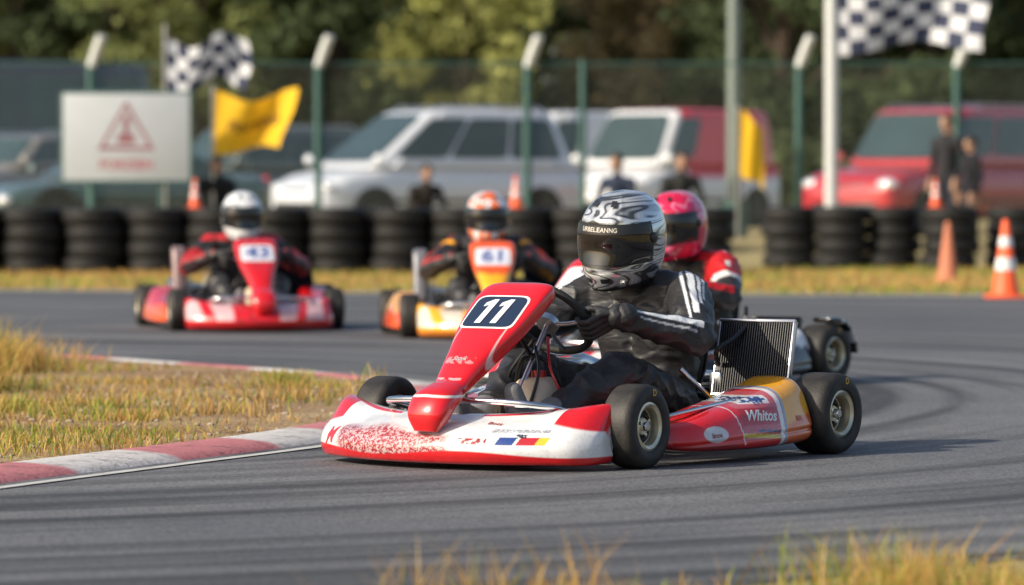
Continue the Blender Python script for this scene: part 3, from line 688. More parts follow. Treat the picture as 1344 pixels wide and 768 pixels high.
bp = N.new('ShaderNodeBump'); bp.inputs['Strength'].default_value = .5; bp.inputs['Distance'].default_value = .004; L.new(nf.outputs['Fac'], bp.inputs['Height']); L.new(bp.outputs['Normal'], b.inputs['Normal'])
ASPH = m
near = [(-40,-14),(-12,.5),(-3,6.6),(.05,9.45),(1.28,10.65),(4,13.2),(12,19.2),(40,32)]
far = [(60,32.5),(10,37.2),(0,38.6),(-10,41),(-50,48)]
near_s = cr(np.array(near), 60, False); P = [(x,y,.004) for x,y in near_s]+[(x,y,.004) for x,y in far]
tag(mk('track', P, [tuple(range(len(P)))], ASPH, None, False), kind='structure')
V = []; F = []
fl = cr(np.array(far), 40, False)
for i,(x,y) in enumerate(fl): V += [(x,y-.5,.008),(x,y-.2,.008)]
F = [(2*i,2*i+1,2*i+3,2*i+2) for i in range(39)]
LINE = plain('line_paint', (.5,.5,.48), .7, 0, 0, .35, 8)
tag(mk('track_edge_line', V, F, LINE, None, False), kind='structure')
# infield island
edge = np.array([(-5.4,3.5),(-3.5,8.6),(-2.15,12.0),(-1.59,13.42),(-1.18,14.4),(-.75,15.45),(-.45,16.5),(-.28,17.6),(-.2,18.7),(-.26,19.6),(-.5,20.4),(-.98,21.4),(-1.72,22.5),(-2.48,23.6),(-4.2,25.2),(-8,27.6),(-14,30)])
E = cr(edge, 260, False)
T = np.gradient(E,axis=0); T /= np.linalg.norm(T,axis=1)[:,None]; NL = np.stack([-T[:,1],T[:,0]],1)   # left of travel = inward
cum = np.concatenate([[0],np.cumsum(np.linalg.norm(np.diff(E,axis=0),axis=1))])
n = int(cum[-1]/.06); sE = np.linspace(0,cum[-1],n); EX = np.stack([np.interp(sE,cum,E[:,0]),np.interp(sE,cum,E[:,1])],1); EN = np.stack([np.interp(sE,cum,NL[:,0]),np.interp(sE,cum,NL[:,1])],1)
prof = [(0,.003),(.02,.015),(.06,.026),(.16,.034),(.25,.036),(.28,.025)]
V = []; F = []
for i in range(n):
    for (o,z) in prof:
        p = EX[i]+EN[i]*o; V.append((p[0],p[1],z))
for i in range(n-1):
    for j in range(len(prof)-1): a = i*len(prof)+j; F.append((a,a+len(prof),a+len(prof)+1,a+1))
C = np.array([ ((.56,.54,.53) if int(sE[i]/.74)%2 else hexc('#b87276')) for i in range(n) for _ in prof])
tag(mk('kerb', V, F, vcol('kerb_paint', .8, bump=.4, bscale=60, dirt=.8), None, True, C), kind='structure')
V = []; 
for i in range(n): a = EX[i]-EN[i]*.13; c = EX[i]-EN[i]*.08; V += [(a[0],a[1],.008),(c[0],c[1],.008)]
tag(mk('kerb_line', V, [(2*i,2*i+1,2*i+3,2*i+2) for i in range(n-1)], LINE, None, False), kind='structure')
IN = (EX+EN*.27)[::8]
poly = [tuple(p) for p in IN]+[(-60,34),(-60,-5),(-8,1)]
tag(mk('infield', [(x,y,.028) for x,y in poly], [tuple(range(len(poly)))], ground_mat('infield_soil', (.24,.14,.08), (.42,.28,.16), (.52,.40,.22), 1.6), None, False), kind='structure')
def inside(P, poly):
    x = P[:,0]; y = P[:,1]; r = np.zeros(len(P),bool); q = np.array(poly); j = len(q)-1
    for i in range(len(q)):
        c = ((q[i,1] > y) != (q[j,1] > y))&(x < (q[j,0]-q[i,0])*(y-q[i,1])/(q[j,1]-q[i,1]+1e-12)+q[i,0]); r ^= c; j = i
    return r
GM = vcol('grass_blades', .7, transl=.35, spec=.2)
def blades(name, P, z0, h, wd, green, label):
    n = len(P); a = rng.uniform(0,2*math.pi,n); dxy = np.stack([np.cos(a),np.sin(a)],1); la = rng.uniform(0,2*math.pi,n); ln = np.stack([np.cos(la),np.sin(la)],1)*(h*rng.uniform(.1,1.1,n))[:,None]
    V = np.zeros((n,5,3)); w2 = wd*rng.uniform(.6,1.4,n)[:,None]
    V[:,0,:2] = P-dxy*w2; V[:,1,:2] = P+dxy*w2; V[:,2,:2] = P+dxy*w2*.7+ln*.35; V[:,3,:2] = P-dxy*w2*.7+ln*.35; V[:,4,:2] = P+ln
    V[:,:,2] = z0; V[:,2,2] += h*.55; V[:,3,2] += h*.55; V[:,4,2] += h
    dry = np.array(hexc('#dcbc74')); dry2 = np.array(hexc('#b8884a')); gr = np.array(hexc('#aab24c')); gr2 = np.array(hexc('#7c8c40'))
    u = rng.uniform(0,1,n)[:,None]; g = np.clip(green,0,1)[:,None]; pick = (rng.uniform(0,1,(n,1)) < g)
    c = np.where(pick, gr*u+gr2*(1-u), dry*u+dry2*(1-u))
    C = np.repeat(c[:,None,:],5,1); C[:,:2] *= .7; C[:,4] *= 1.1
    idx = np.arange(n)*5; F = [(int(i),int(i)+1,int(i)+2,int(i)+3) for i in idx]+[(int(i)+3,int(i)+2,int(i)+4) for i in idx]
    return tag(mk(name, V.reshape(-1,3), F, GM, None, True, C.reshape(-1,3)), label, 'grass', None, 'stuff')
def nz2(P, s, o=0.): return np.array([noise.noise(Vector((p[0]*s+o,p[1]*s,o))) for p in P])
def tussock(n, box, test, cl, spread):
    c = np.stack([rng.uniform(box[0],box[1],cl),rng.uniform(box[2],box[3],cl)],1); i = rng.integers(0,cl,n)
    P = c[i]+rng.normal(0,1,(n,2))*spread*(.5+rng.uniform(0,1,cl))[i][:,None]; hh = (.5+rng.uniform(0,1,cl))[i]; gg = rng.uniform(0,1,cl)[i]; k = test(P); return P[k], hh[k], gg[k]
tst = lambda P: inside(P, poly)
P = np.stack([rng.uniform(-4.2,-.3,64000),rng.uniform(8.5,25,64000)],1); P = P[tst(P)]
d = nz2(P,.9,3.)+.6*nz2(P,3.,1.)+.25*np.exp(-((P[:,1]-15.3)/1.4)**2); k = d > rng.uniform(-.15,.8,len(P)); P = P[k]; d = d[k]
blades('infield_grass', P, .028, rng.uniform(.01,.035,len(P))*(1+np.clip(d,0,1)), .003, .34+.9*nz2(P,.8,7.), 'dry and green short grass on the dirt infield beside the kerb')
P, hh, gg = tussock(17000, (-4.2,-.3,13,24.5), tst, 80, .12)
blades('grass_tuft', P, .028, hh*rng.uniform(.02,.075,len(P)), .0028, gg*.6+.2, 'taller grass tufts scattered on the infield beside the red and white kerb')
P, hh, gg = tussock(5000, (-2.95,-2.4,18.5,22.5), tst, 9, .12)
blades('tall_grass', P, .028, hh*rng.uniform(.1,.22,len(P)), .003, gg*.35, 'tall dry straw coloured grass at the left edge of the infield')
pm = MB()
for i in range(600):
    p = np.array((rng.uniform(-3,-.4),rng.uniform(13.8,23)))
    if inside(p[None],poly)[0]: s = rng.uniform(.004,.015); pm.sphere((p[0],p[1],.028+s*.3),(s*rng.uniform(.8,1.4),s,s*.6),6,4)
tag(pm.build('pebbles', plain('pebble', (.38,.3,.23), .8, 0, 0, .4, 3), None), 'small stones scattered over the dirt infield', 'pebbles', None, 'stuff')
tfar = lambda P: P[:,1] > np.interp(P[:,0], fl[::-1,0], fl[::-1,1])
P = np.stack([rng.uniform(-8,8,26000),rng.uniform(36,50,26000)],1); P = P[tfar(P)]
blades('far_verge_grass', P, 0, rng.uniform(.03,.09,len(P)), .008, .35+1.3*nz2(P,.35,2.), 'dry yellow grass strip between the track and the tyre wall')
tn = lambda P: P[:,1] < np.interp(P[:,0], near_s[:,0], near_s[:,1])-.02
P = np.stack([rng.uniform(-1.5,3,45000),rng.uniform(7.4,12.5,45000)],1); P = P[tn(P)]
ed = np.interp(P[:,0], near_s[:,0], near_s[:,1])-P[:,1]; k = (nz2(P,1.6,4.)+.5*sstep(0,.7,ed) > rng.uniform(-.1,.8,len(P))); P = P[k]
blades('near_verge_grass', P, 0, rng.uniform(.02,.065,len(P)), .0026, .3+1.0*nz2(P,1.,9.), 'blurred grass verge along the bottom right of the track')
P, hh, gg = tussock(3500, (-.3,2.2,8.8,11.2), tn, 22, .09)
blades('near_grass_tuft', P, 0, hh*rng.uniform(.06,.15,len(P)), .0022, gg*.6, 'taller grass tufts in the bottom right foreground verge')
# ================================================================== TYRES
tw = MB(); pr = tyre_prof(.335,.185); pr = [(max(r,.2),h) for r,h in pr]+[(.19,.04),(.19,-.04)]
tw.lathe(pr, 40, Matrix.Rotation(R(90),4,'X'), closed=True)
for g_ in (-.045,0,.045): tw.lathe([(.336,g_-.006),(.3385,g_-.005),(.3385,g_+.005),(.336,g_+.006)], 40, Matrix.Rotation(R(90),4,'X'), closed=True)
tyre0 = tw.build('tyre', RUB); first = True
ordn = ['first','second','third','fourth','fifth','sixth','seventh','eighth','ninth','tenth','eleventh','twelfth','thirteenth','fourteenth','fifteenth','sixteenth','seventeenth','eighteenth','nineteenth','twentieth','twenty-first']
tier = ['bottom','second','third','top']
STK = [(-36+80*i, 47.9, 'front') for i in range(13)]+[(1037,51.2,'front'),(1103,51.0,'front'),(1171,51.1,'front'),(1246,50.6,'front'),(1329,51.2,'front'),(1402,51.2,'front')]
STK += [(5+79.5*i, 48.52, 'rear') for i in range(12)]
for i,(px,d,row) in enumerate(STK):
    for t in range(4):
        o = tyre0 if first else tyre0.copy()
        if not first: COL.objects.link(o)
        first = False
        p = gp(px, d); j_ = .03 if row == 'front' else .01; o.location = (p.x+random.uniform(-j_,j_), d+random.uniform(-j_,j_), .0935+.186*t); o.rotation_euler = (0,0,random.uniform(0,6))
        tag(o, 'black tyre, %s tier, %s %s row stack from the left' % (tier[t], ordn[i if row == 'front' else i-19], row), 'tyre', 'tyres stacked in the barrier')
# ================================================================== CONES
ORM = plain('cone_orange', (.9,.12,.03), .5, 0, 0, .15); FADE = plain('cone_faded', (.5,.17,.09), .7, 0, 0, .2)
def cone(px, d, z, h, label, bands=True, mat=ORM):
    r = empty('traffic_cone', (gp(px,d).x,d,z)); tag(r, label, 'traffic cone', 'traffic cones')
    k = h/.7
    MB().box((0,0,.015*k),(.36*k,.36*k,.03*k),bev=.008*k).build('base', mat, r)
    MB().lathe([(.135*k,.03*k),(.12*k,.05*k),(.03*k,.69*k),(.02*k,.7*k),(.001,.7*k)], 32, Matrix.Rotation(R(90),4,'X')).build('cone_body', mat, r)
    if bands:
        for a,b_ in ((.25,.36),(.46,.55)):
            f = lambda z_: (.12+(.03-.12)*(z_-.05)/.64)*k+.003
            MB().lathe([(f(a),a*k),(f(b_),b_*k)], 32, Matrix.Rotation(R(90),4,'X')).build('reflective_band', WHITE, r)
    return r
cone(1320,37.0,0,.68,'orange traffic cone with white bands at the right edge of the track')
cone(1244,43.2,0,.62,'faded plain orange cone standing before the right end of the tyre wall', False, FADE)
cone(256,47.9,.742,.33,'small orange cone on top of the tyres below the warning sign')
cone(677,47.9,.742,.36,'small orange cone on the tyre wall before the silver minivan')
cone(1228,50.6,.742,.34,'small orange cone on the right tyre stacks beside two standing people')
# ================================================================== VEHICLES
def vehicle(kind, px, d, ang, paint, L, W, H, label, cat, front_col=None, twotone=None):
    root = empty('parked_'+cat.replace(' ','_'), (gp(px,d).x,d,gz(d)), -math.pi/2-R(ang)); tag(root, label, cat, 'vehicles parked behind the fence')
    belt = {'mini':1.06,'suv':1.1,'sedan':.9,'van':1.15,'truck':1.5}[kind]; hood = {'mini':1.0,'suv':1.05,'sedan':.82,'van':1.05,'truck':1.4}[kind]
    cow = {'mini':L/2-.85,'suv':L/2-1.2,'sedan':L/2-1.25,'van':L/2-.7,'truck':L/2-.3}[kind]
    secs = []
    for x,zl,zh,w in ((L/2+.03,.36,hood-.42,.55),(L/2,.28,hood-.32,.74),(L/2-.06,.22,hood-.24,.86),(L/2-.3,.2,hood-.1,.95),((cow+L/2-.3)/2,.2,hood-.03,.985),(cow,.2,hood,1),(cow-.4,.2,belt,1),(0,.2,belt,1.01),(-L/2+.5,.2,belt,1),(-L/2+.1,.25,belt,.95),(-L/2,.35,belt-.08,.86)):
        secs.append(sloop((x,0,(zl+zh)/2),(0,W/2*w,0),(0,0,(zh-zl)/2),.36))
    V, F = loft(secs, 66, 52)
    V[:,1] *= 1-.06*np.clip((V[:,2]-.75)/.35,0,1)
    if twotone is not None: mk('body', V, F, vcol('twotone_paint', .35, 0, .6), root, cols=twotone(V))
    else: mk('body', V, F, paint, root)
    xf0 = cow+.05; xr0 = -L/2+.08
    xf1 = {'mini':cow-1.2,'suv':cow-.6,'sedan':cow-.75,'van':cow-.6,'truck':cow-.2}[kind]; xr1 = {'mini':xr0+.4,'suv':xr0+.25,'sedan':xr0+1.0,'van':xr0+.12,'truck':xr0+.05}[kind]
    if kind == 'sedan': xr0 += .45
    wb = W/2*.94; wt = W/2*(.82 if kind in ('suv','van') else .76); zb = belt-.05; zt = H
    csec = []
    for q_, sh in ((0,1.),(.3,1.),(.62,1.005),(.84,1.0),(.93,.985),(.975,.95),(1.0,.86)):
        x0_ = xr0+(xr1-xr0)*q_; x1_ = xf0+(xf1-xf0)*q_; w_ = wb+(wt-wb)*q_
        cx = (x0_+x1_)/2; csec.append(sloop((cx,0,zb+(zt-zb)*q_), ((x1_-x0_)/2*sh,0,0), (0,w_*sh,0), .17, 44))
    VV, FF = loft(csec, 30, 120)
    if twotone is not None: mk('cabin', VV, FF, MATS['twotone_paint'], root, cols=twotone(VV))
    else: mk('cabin', VV, FF, paint, root)
    c = [Vector((xf0,wb,zb)),Vector((xf0,-wb,zb)),Vector((xr0,-wb,zb)),Vector((xr0,wb,zb)),Vector((xf1,wt,zt)),Vector((xf1,-wt,zt)),Vector((xr1,-wt,zt)),Vector((xr1,wt,zt))]
    def win(name, a, b_, c_, d_, u0, u1, v0, v1):
        n = (b_-a).cross(d_-a).normalized(); cen = (a+b_+c_+d_)/4; 
        if n.dot(cen-Vector((0,0,zb+.2))) < 0: n = -n
        f = lambda u,v: (a*(1-u)+b_*u)*(1-v)+(d_*(1-u)+c_*u)*v+n*.012
        vv, ff = rrdisc(1,1,.22,1,28)
        mk(name, [f((u0+u1)/2+(u1-u0)*x, (v0+v1)/2+(v1-v0)*y) for x,y in vv], ff, GLASS, root, False)
    win('windshield', c[0],c[1],c[5],c[4],.07,.93,.1,.9)
    win('rear_window', c[2],c[3],c[7],c[6],.1,.9,.2,.86)
    sp = {'mini':((.06,.33),(.345,.64),(.655,.93)),'suv':((.06,.36),(.375,.67),(.69,.94)),'sedan':((.06,.48),(.5,.92)),'van':((.05,.26),),'truck':((.03,.2),(.22,.48),(.5,.74),(.76,.96))}[kind]
    for (u0,u1) in sp:
        win('side_window', c[0],c[3],c[7],c[4],u0,u1,.16,.84); win('side_window', c[1],c[2],c[6],c[5],u0,u1,.16,.84)
    for s in (-1,1):
        MB().sphere((L/2-.13,s*W/2*.72,hood-.3),(.13,.2,.1),16,10).build('headlight', plain('lamp_glass', (.85,.87,.9), .05, .5, 1.), root)
        MB().sphere((cow+.0,s*(W/2+.06),belt+.08),(.06,.1,.08)).build('side_mirror', paint, root)
        MB().box((-L/2+.02,s*W/2*.78,belt-.15),(.05,.18,.25),bev=.02).build('tail_light', REDP, root)
        MB().box((0,s*(W/2+.012),.5),(L*.6,.02,.06),bev=.008).build('side_trim', BLKP, root)
        for x in (L/2-.85,-L/2+.85):
            e = empty('wheel', (x,s*(W/2-.1),.33), 0, root)
            MB().lathe([(.2,-.1),(.33,-.1),(.345,-.06),(.345,.06),(.33,.125),(.2,.125)], 28, closed=True).build('tyre', RUB, e)
            MB().lathe([(.21,-.05),(.215,.12*s),(.17,.08*s),(.05,.11*s),(.001,.11*s)], 24).build('rim', ALU, e)
            MB().lathe([(.001,0),(.4,0),(.4,.113*s),(.001,.113*s)], 28).build('wheel_arch', BLKP, e)
    MB().box((L/2+.0,0,.42),(.08,W*.6,.12),bev=.015).build('lower_grille', BLKP, root)
    MB().box((L/2-.04,0,hood-.37),(.1,W*.4,.13),bev=.02).build('grille', BLKP if not front_col else front_col, root)
    if kind in ('suv','mini'):
        for s in (-1,1): MB().tube([(xf1-.1,s*wt*.8,zt-.01),(xf1-.2,s*wt*.8,zt+.05),(xr1+.2,s*wt*.8,zt+.05),(xr1+.1,s*wt*.8,zt-.01)], .018).build('roof_rail', ALU, root)
    return root
CP = lambda n,c: plain('carpaint_'+n, c, .22, .1, 1., .04, 3.)
vehicle('mini', 560, 66.5, 55, CP('silver',(.72,.75,.8)), 4.8,1.85,1.92,'silver minivan parked behind the fence and tyre wall, nose to the left','minivan')
vehicle('suv', 1235, 66, 42, CP('red',(.46,.025,.035)), 4.9,1.95,1.93,'dark red off-road car parked behind the fence at the right','car', BLKP)
def tt(P): C = np.tile(np.array((.78,.79,.81)),(len(P),1)); return mixc(C, hexc('#dc1c36'), (P[:,0] < .72)&(P[:,0] > -9)&(P[:,2] > .93))
vehicle('van', 880, 76, 40, WHITE, 4.2,1.95,2.1,'white van with a red upper side parked between the minivan and the red car','van', twotone=tt)
vehicle('van', 745, 86, 50, CP('white',(.78,.8,.82)), 4.6,1.95,2.25,'plain white van behind the tail of the silver minivan','van')
vehicle('truck', 0, 84, 62, CP('dark',(.04,.05,.065)), 6.0,2.2,3.2,'dark tall minibus parked at the far left behind the sign','minibus')
vehicle('suv', 40, 72, 40, CP('gold',(.22,.21,.2)), 4.5,1.8,1.6,'dark grey car with a bright headlight at the far left edge','car')
vehicle('sedan', 150, 62.5, 60, CP('teal',(.07,.12,.12)), 4.3,1.75,1.2,'low dark teal car behind the posts of the warning sign','car')
vehicle('suv', 330, 75, 48, CP('green',(.09,.115,.11)), 4.6,1.85,1.75,'dark green grey car behind the yellow flag','car')
# ================================================================== FENCE
fd = 58.5; gzf = gz(fd)
fr = empty('chain_link_fence', (0,fd,gzf)); tag(fr, 'tall green chain link fence with bent post tops behind the tyre wall', 'fence')
POSTM = plain('post_green', (.05,.12,.105), .5, .2); TIPM = plain('post_tip', (.6,.62,.6), .5, .3)
V = []; F = []; x0, x1, H = -9.5, 9.5, 2.35; st = .1; wdt = .0018
for sgn in (-1,1):
    x = x0-H
    while x < x1+H:
        a, b_ = x, x+H*1.0
        za, zb_ = 0, H
        if a < x0: za = x0-a; a = x0
        if b_ > x1: zb_ = H-(b_-x1); b_ = x1
        if b_ > a:
            A = (a,za,b_,zb_) if sgn > 0 else (-a,za,-b_,zb_)
            k = len(V); V += [(A[0]-wdt,0,A[1]+.03),(A[0]+wdt,0,A[1]+.03),(A[2]+wdt,0,A[3]+.03),(A[2]-wdt,0,A[3]+.03)]; F.append((k,k+1,k+2,k+3))
        x += st
mk('wire_mesh', V, F, plain('wire', (.28,.32,.27), .5, .1), fr, False)
MB().tube([(x0,0,H+.05),(x1,0,H+.05)], .015).build('top_rail', POSTM, fr)
for px,tip in ((-165,1),(120,1),(418,1),(692,1),(765,0),(1048,1),(1255,1),(1480,1)):
    x = gp(px,fd).x; p = MB().tube([(x,-.04,0),(x,-.04,H+(.02 if tip else .1))], .055 if tip else .045, 14).build('post', POSTM, fr)
    if tip: MB().tube([(x,-.04,H),(x+.07,-.05,H+.18),(x+.16,-.12,H+.42)], [.06,.075,.07], 12).build('post_tip', TIPM, p)
# lamp pole
r = empty('lamp_post', (gp(963,60).x,60,gz(60))); MB().tube([(0,0,0),(0,0,4),(0,0,9)], [.11,.09,.07], 16).build('pole', plain('pole_grey', (.2,.24,.22), .5, .4), r); tag(r, 'tall grey lamp post rising out of the picture behind the yellow flag', 'lamp post')
MB().box((0,0,9.1),(.9,.3,.12),bev=.03).build('lamp_head', ALU, r); MB().tube([(0,0,0),(0,0,.5)], .2, 16).build('base_sleeve', POSTM, r)
# sign
sd = 55; sr = empty('warning_sign', (gp(166,sd).x,sd,gz(sd))); tag(sr, 'white warning board with a red triangle above the left tyre wall', 'sign')
g0 = gz(sd); zc = zat(180,sd)-g0; sw, sh = 1.66, 1.15
SIGN = plain('sign_white', (.46,.49,.52), .5, 0, 0, .1, 4)
bd = MB().box((0,0,zc),(sw,.03,sh),bev=.006).build('board', SIGN, sr)
fm = MB(); 
for a,b_ in (((-sw/2,0,zc-sh/2),(sw/2,0,zc-sh/2)),((-sw/2,0,zc+sh/2),(sw/2,0,zc+sh/2)),((-sw/2,0,zc-sh/2),(-sw/2,0,zc+sh/2)),((sw/2,0,zc-sh/2),(sw/2,0,zc+sh/2))): fm.tube([a,b_],.022,8)
fm.build('board_frame', POSTM, sr)
for s in (-.45,.45): MB().tube([(s,.05,0),(s,.05,zc+sh/2)], .03, 10).build('post', POSTM, sr)
def tri(k): return [(-k*.5,-k*.43),(k*.5,-k*.43),(0,k*.43)]
SRED = plain('sign_red', (.30,.13,.15), .5); 
def flat(name, sh2, z, off, mat, par): return onto(name, sh2, None, (0,-.015,z), (1,0,0), (0,0,1), off, mat, par)
flat('triangle', (tri(.74),[(0,1,2)]), zc+.15, .003, SRED, bd); flat('triangle_field', (tri(.58),[(0,1,2)]), zc+.134, .006, SIGN, bd)
flat('symbol', ([(-.03,-.02),(.03,-.02),(.045,.22),(-.045,.22)],[(0,1,2,3)]), zc+.05, .009, SRED, bd)
flat('symbol', rrdisc(.24,.13,.7,3,20), zc-.02, .009, SRED, bd)
flat('lettering', text2d('FORZIEN', .12, 0, .03), zc-.36, .003, plain('sign_letter_red', (.42,.15,.17), .5), bd)
# flags
def flag(px_pole, d, top, w, h, nx, ny, mats, label, pole_mat, droop=0., text=None, ph=0., pr_=.02, ztop=None, tilt=0., amp=.1, skew=0., waves=6.5):
    g = gz(d); r = empty('flag', (gp(px_pole,d).x,d,g)); tag(r, label, 'flag', 'flags on poles behind the barrier')
    MB().tube([(0,0,0),(0,0,(ztop if ztop else top)+.06)], pr_, 12).build('pole', pole_mat, r)
    sub = 5; NX = nx*sub; NY = ny*sub; V = []; F = []; 
    def pt(u,v): return Vector((u*w*(1-.04*abs(droop))+skew*(.5-v)*h*u**.3+.03*w*math.sin(v*5+u*4+ph)*u, .16*w*math.sin(u*7+ph+v*1.5)*max(u,0)**.6, top-v*h*(1+.06*math.sin(u*6+ph))+tilt*u*w-droop*u*u*w+amp*h*(math.sin(u*waves+ph+v*.8)-math.sin(ph))))
    for j in range(NY+1):
        for i in range(NX+1): V.append(pt(i/NX,j/NY))
    mi = []
    for j in range(NY):
        for i in range(NX): F.append((j*(NX+1)+i,j*(NX+1)+i+1,(j+1)*(NX+1)+i+1,(j+1)*(NX+1)+i)); mi.append(((i//sub)+(j//sub))%2 if len(mats) > 1 else 0)
    o = mk('flag_cloth', V, F, mats, r); o.data.polygons.foreach_set('material_index', mi)
    if text:
        v, f = text2d(text, h*.22, .2, .02); mk('lettering', [pt(.5+x/w,.5-y/h)+Vector((0,-.03,0)) for x,y in v], f, plain('flag_ink', (.22,.10,.01), .7), o, False)
    return r
FW = plain('flag_white', (.76,.77,.8), .8, 0, 0, .05); FB = plain('flag_navy', (.04,.05,.1), .8, 0, 0, .05); FY = plain('flag_yellow', (.95,.55,.02), .8, 0, 0, .06)
for m_ in (FW,FB,FY):
    nt = m_.node_tree; b = nt.nodes['Principled BSDF']; t = nt.nodes.new('ShaderNodeBsdfTranslucent'); ms = nt.nodes.new('ShaderNodeMixShader'); ms.inputs[0].default_value = .3
    src = b.inputs['Base Color'].links[0].from_socket; nt.links.new(src, t.inputs['Color']); nt.links.new(b.outputs[0], ms.inputs[1]); nt.links.new(t.outputs[0], ms.inputs[2]); nt.links.new(ms.outputs[0], nt.nodes['Material Output'].inputs['Surface'])
PW = plain('pole_white', (.6,.62,.62), .4, .2)
flag(217,56,zat(52,56)-gz(56),1.1,.6,7,4,[FW,FB],'small black and white checkered flag flying above the warning sign',ALU,tilt=.14,ph=1.6,ztop=zat(38,56)-gz(56),amp=.14,waves=9)
flag(280,55.5,zat(118,55.5)-gz(55.5),1.0,.72,4,4,[FY],'yellow flag with dark lettering waving beside the warning sign',ALU,droop=.0,text='Portho',ph=2.4,amp=.13,skew=.3,waves=5.5)
flag(968,58,zat(145,58)-gz(58),.36,.85,2,4,[FY],'narrow limp yellow flag beside the tall lamp post',ALU,droop=.7,ph=.5,amp=.05)
flag(1091,54,zat(-30,54)-gz(54),1.92,.9,9,5,[FW,FB],'large checkered flag on a white pole at the upper right',PW,ph=2.6,pr_=.085,ztop=3.8,amp=.09,tilt=.05,waves=7)
# ================================================================== SPECTATORS
def spect(px, d, pose, H, top, leg, label, rz=0., hair=(.02,.015,.012)):
    k = H/1.75 if pose == 'stand' else H/1.28; m_ = MB()
    if pose == 'stand':
        for s in (-1,1):
            m_.chain([(0,s*.09,.9),(.01,s*.1,.5),(-.02,s*.11,.09)],[.095,.065,.045]); m_.cap((-.03,s*.11,.05),(.15,s*.13,.04),.045,.038)
            m_.chain([(0,s*.19,1.4),(-.03,s*.25,1.12),(.1,s*.2,.9)],[.062,.047,.034]); hx = (.1,s*.2,.9)
        m_.chain([(0,0,.95),(0,0,1.2),(0,0,1.38)],[.14,.135,.13]); m_.cap((0,-.13,1.38),(0,.13,1.38),.09,.09); m_.cap((0,0,1.45),(.01,0,1.56),.055,.05); hd = Vector((.02,0,1.64)); sp_ = .88
    else:
        for s in (-1,1):
            m_.chain([(-.1,s*.1,.45),(.28,s*.13,.48 if s > 0 else .08),(.25 if s > 0 else -.18,s*.13,.08)],[.1,.07,.045]); m_.cap((.22 if s > 0 else -.2,s*.13,.05),(.38 if s > 0 else -.3,s*.13,.05),.045,.038)
            m_.chain([(.02,s*.19,.92),(.1,s*.26,.68),(.28,s*.15,.58)],[.062,.047,.034]); hx = (.28,s*.15,.58)
        m_.chain([(-.1,0,.48),(-.05,0,.7),(.02,0,.9)],[.14,.135,.13]); m_.cap((.02,-.13,.9),(.02,.13,.9),.09,.09); m_.cap((.03,0,.97),(.06,0,1.08),.055,.05); hd = Vector((.08,0,1.17)); sp_ = .5
    m_.sphere(hd, (.095,.078,.115)); m_.cap(hd+Vector((.09,0,-.01)),hd+Vector((.105,0,-.03)),.012,.016)
    for s in (-1,1):
        m_.cap(hd+Vector((0,s*.08,.01)),hd+Vector((-.005,s*.082,-.02)),.014,.01)
        hw = Vector((hx[0],abs(hx[1])*s,hx[2])); dr = Vector((.3,0,-1)) if pose == 'stand' else Vector((1,-.3*s,-.1)); dr.normalize(); m_.cap(hw,hw+dr*.08,.034,.036)
        for q in range(4): m_.cap(hw+dr*.08+Vector((0,(q-1.5)*.018,0)),hw+dr*(.15+.015*(q in (1,2)))+Vector((0,(q-1.5)*.02,0)),.0105,.009)
        m_.cap(hw+dr*.04,hw+dr*.09+Vector((.03,-.03*s,.0)),.013,.01)
    me, P = voxel(m_, .011, 3, .006)
    C = np.tile(np.array(top),(len(P),1)); C = mixc(C, leg, P[:,2] < sp_+.03); sk = (.42,.25,.17); C = mixc(C, sk, P[:,2] > hd.z-.13)
    if pose == 'stand': C = mixc(C, sk, (P[:,2] < .91)&(np.abs(P[:,1]) > .15)&(P[:,2] > .6)); C = mixc(C, (.02,.02,.02), P[:,2] < .09)
    else: C = mixc(C, sk, (P[:,0] > .27)&(P[:,2] > .55)&(P[:,2] < .66)); C = mixc(C, (.02,.02,.02), P[:,2] < .09)
    setcol(me, C); me.materials.clear(); me.materials.append(vcol('plain_cloth', .9, spec=.2)); o = bpy.data.objects.new('person', me); COL.objects.link(o); o.location = (gp(px,d).x,d,gz(d)-.01); o.scale = (k,k,k); o.rotation_euler = (0,0,rz); tag(o, label, 'person', 'people behind the tyre wall')
    h = MB(); h.sphere(hd+Vector((-.018,0,.025)), (.098,.088,.108), 20, 14); h.build('hair', plain('hair%d'%px, hair, .7), o)
D = (.018,.02,.024)
spect(285,55.6,'kneel',1.27,D,(.03,.03,.04),'person in black crouching just right of the warning sign',-1.6)
spect(558,55.6,'kneel',1.16,(.03,.025,.022),(.03,.03,.03),'person in dark clothes crouching in front of the silver minivan',-1.2)
spect(812,55.8,'kneel',1.28,(.03,.04,.07),(.03,.035,.05),'person in dark blue crouching before the white vans',-2.0)
spect(893,55.6,'kneel',1.32,(.03,.032,.03),(.03,.03,.03),'person in dark jacket crouching before the red sided van',-1.4,(.03,.02,.015))
spect(1243,56.4,'stand',1.75,(.03,.03,.035),(.03,.035,.05),'taller of two people standing in front of the dark red car',-2.3)
spect(1275,55.6,'stand',1.52,(.02,.02,.026),(.03,.035,.045),'shorter of two people standing in front of the dark red car',-2.8)
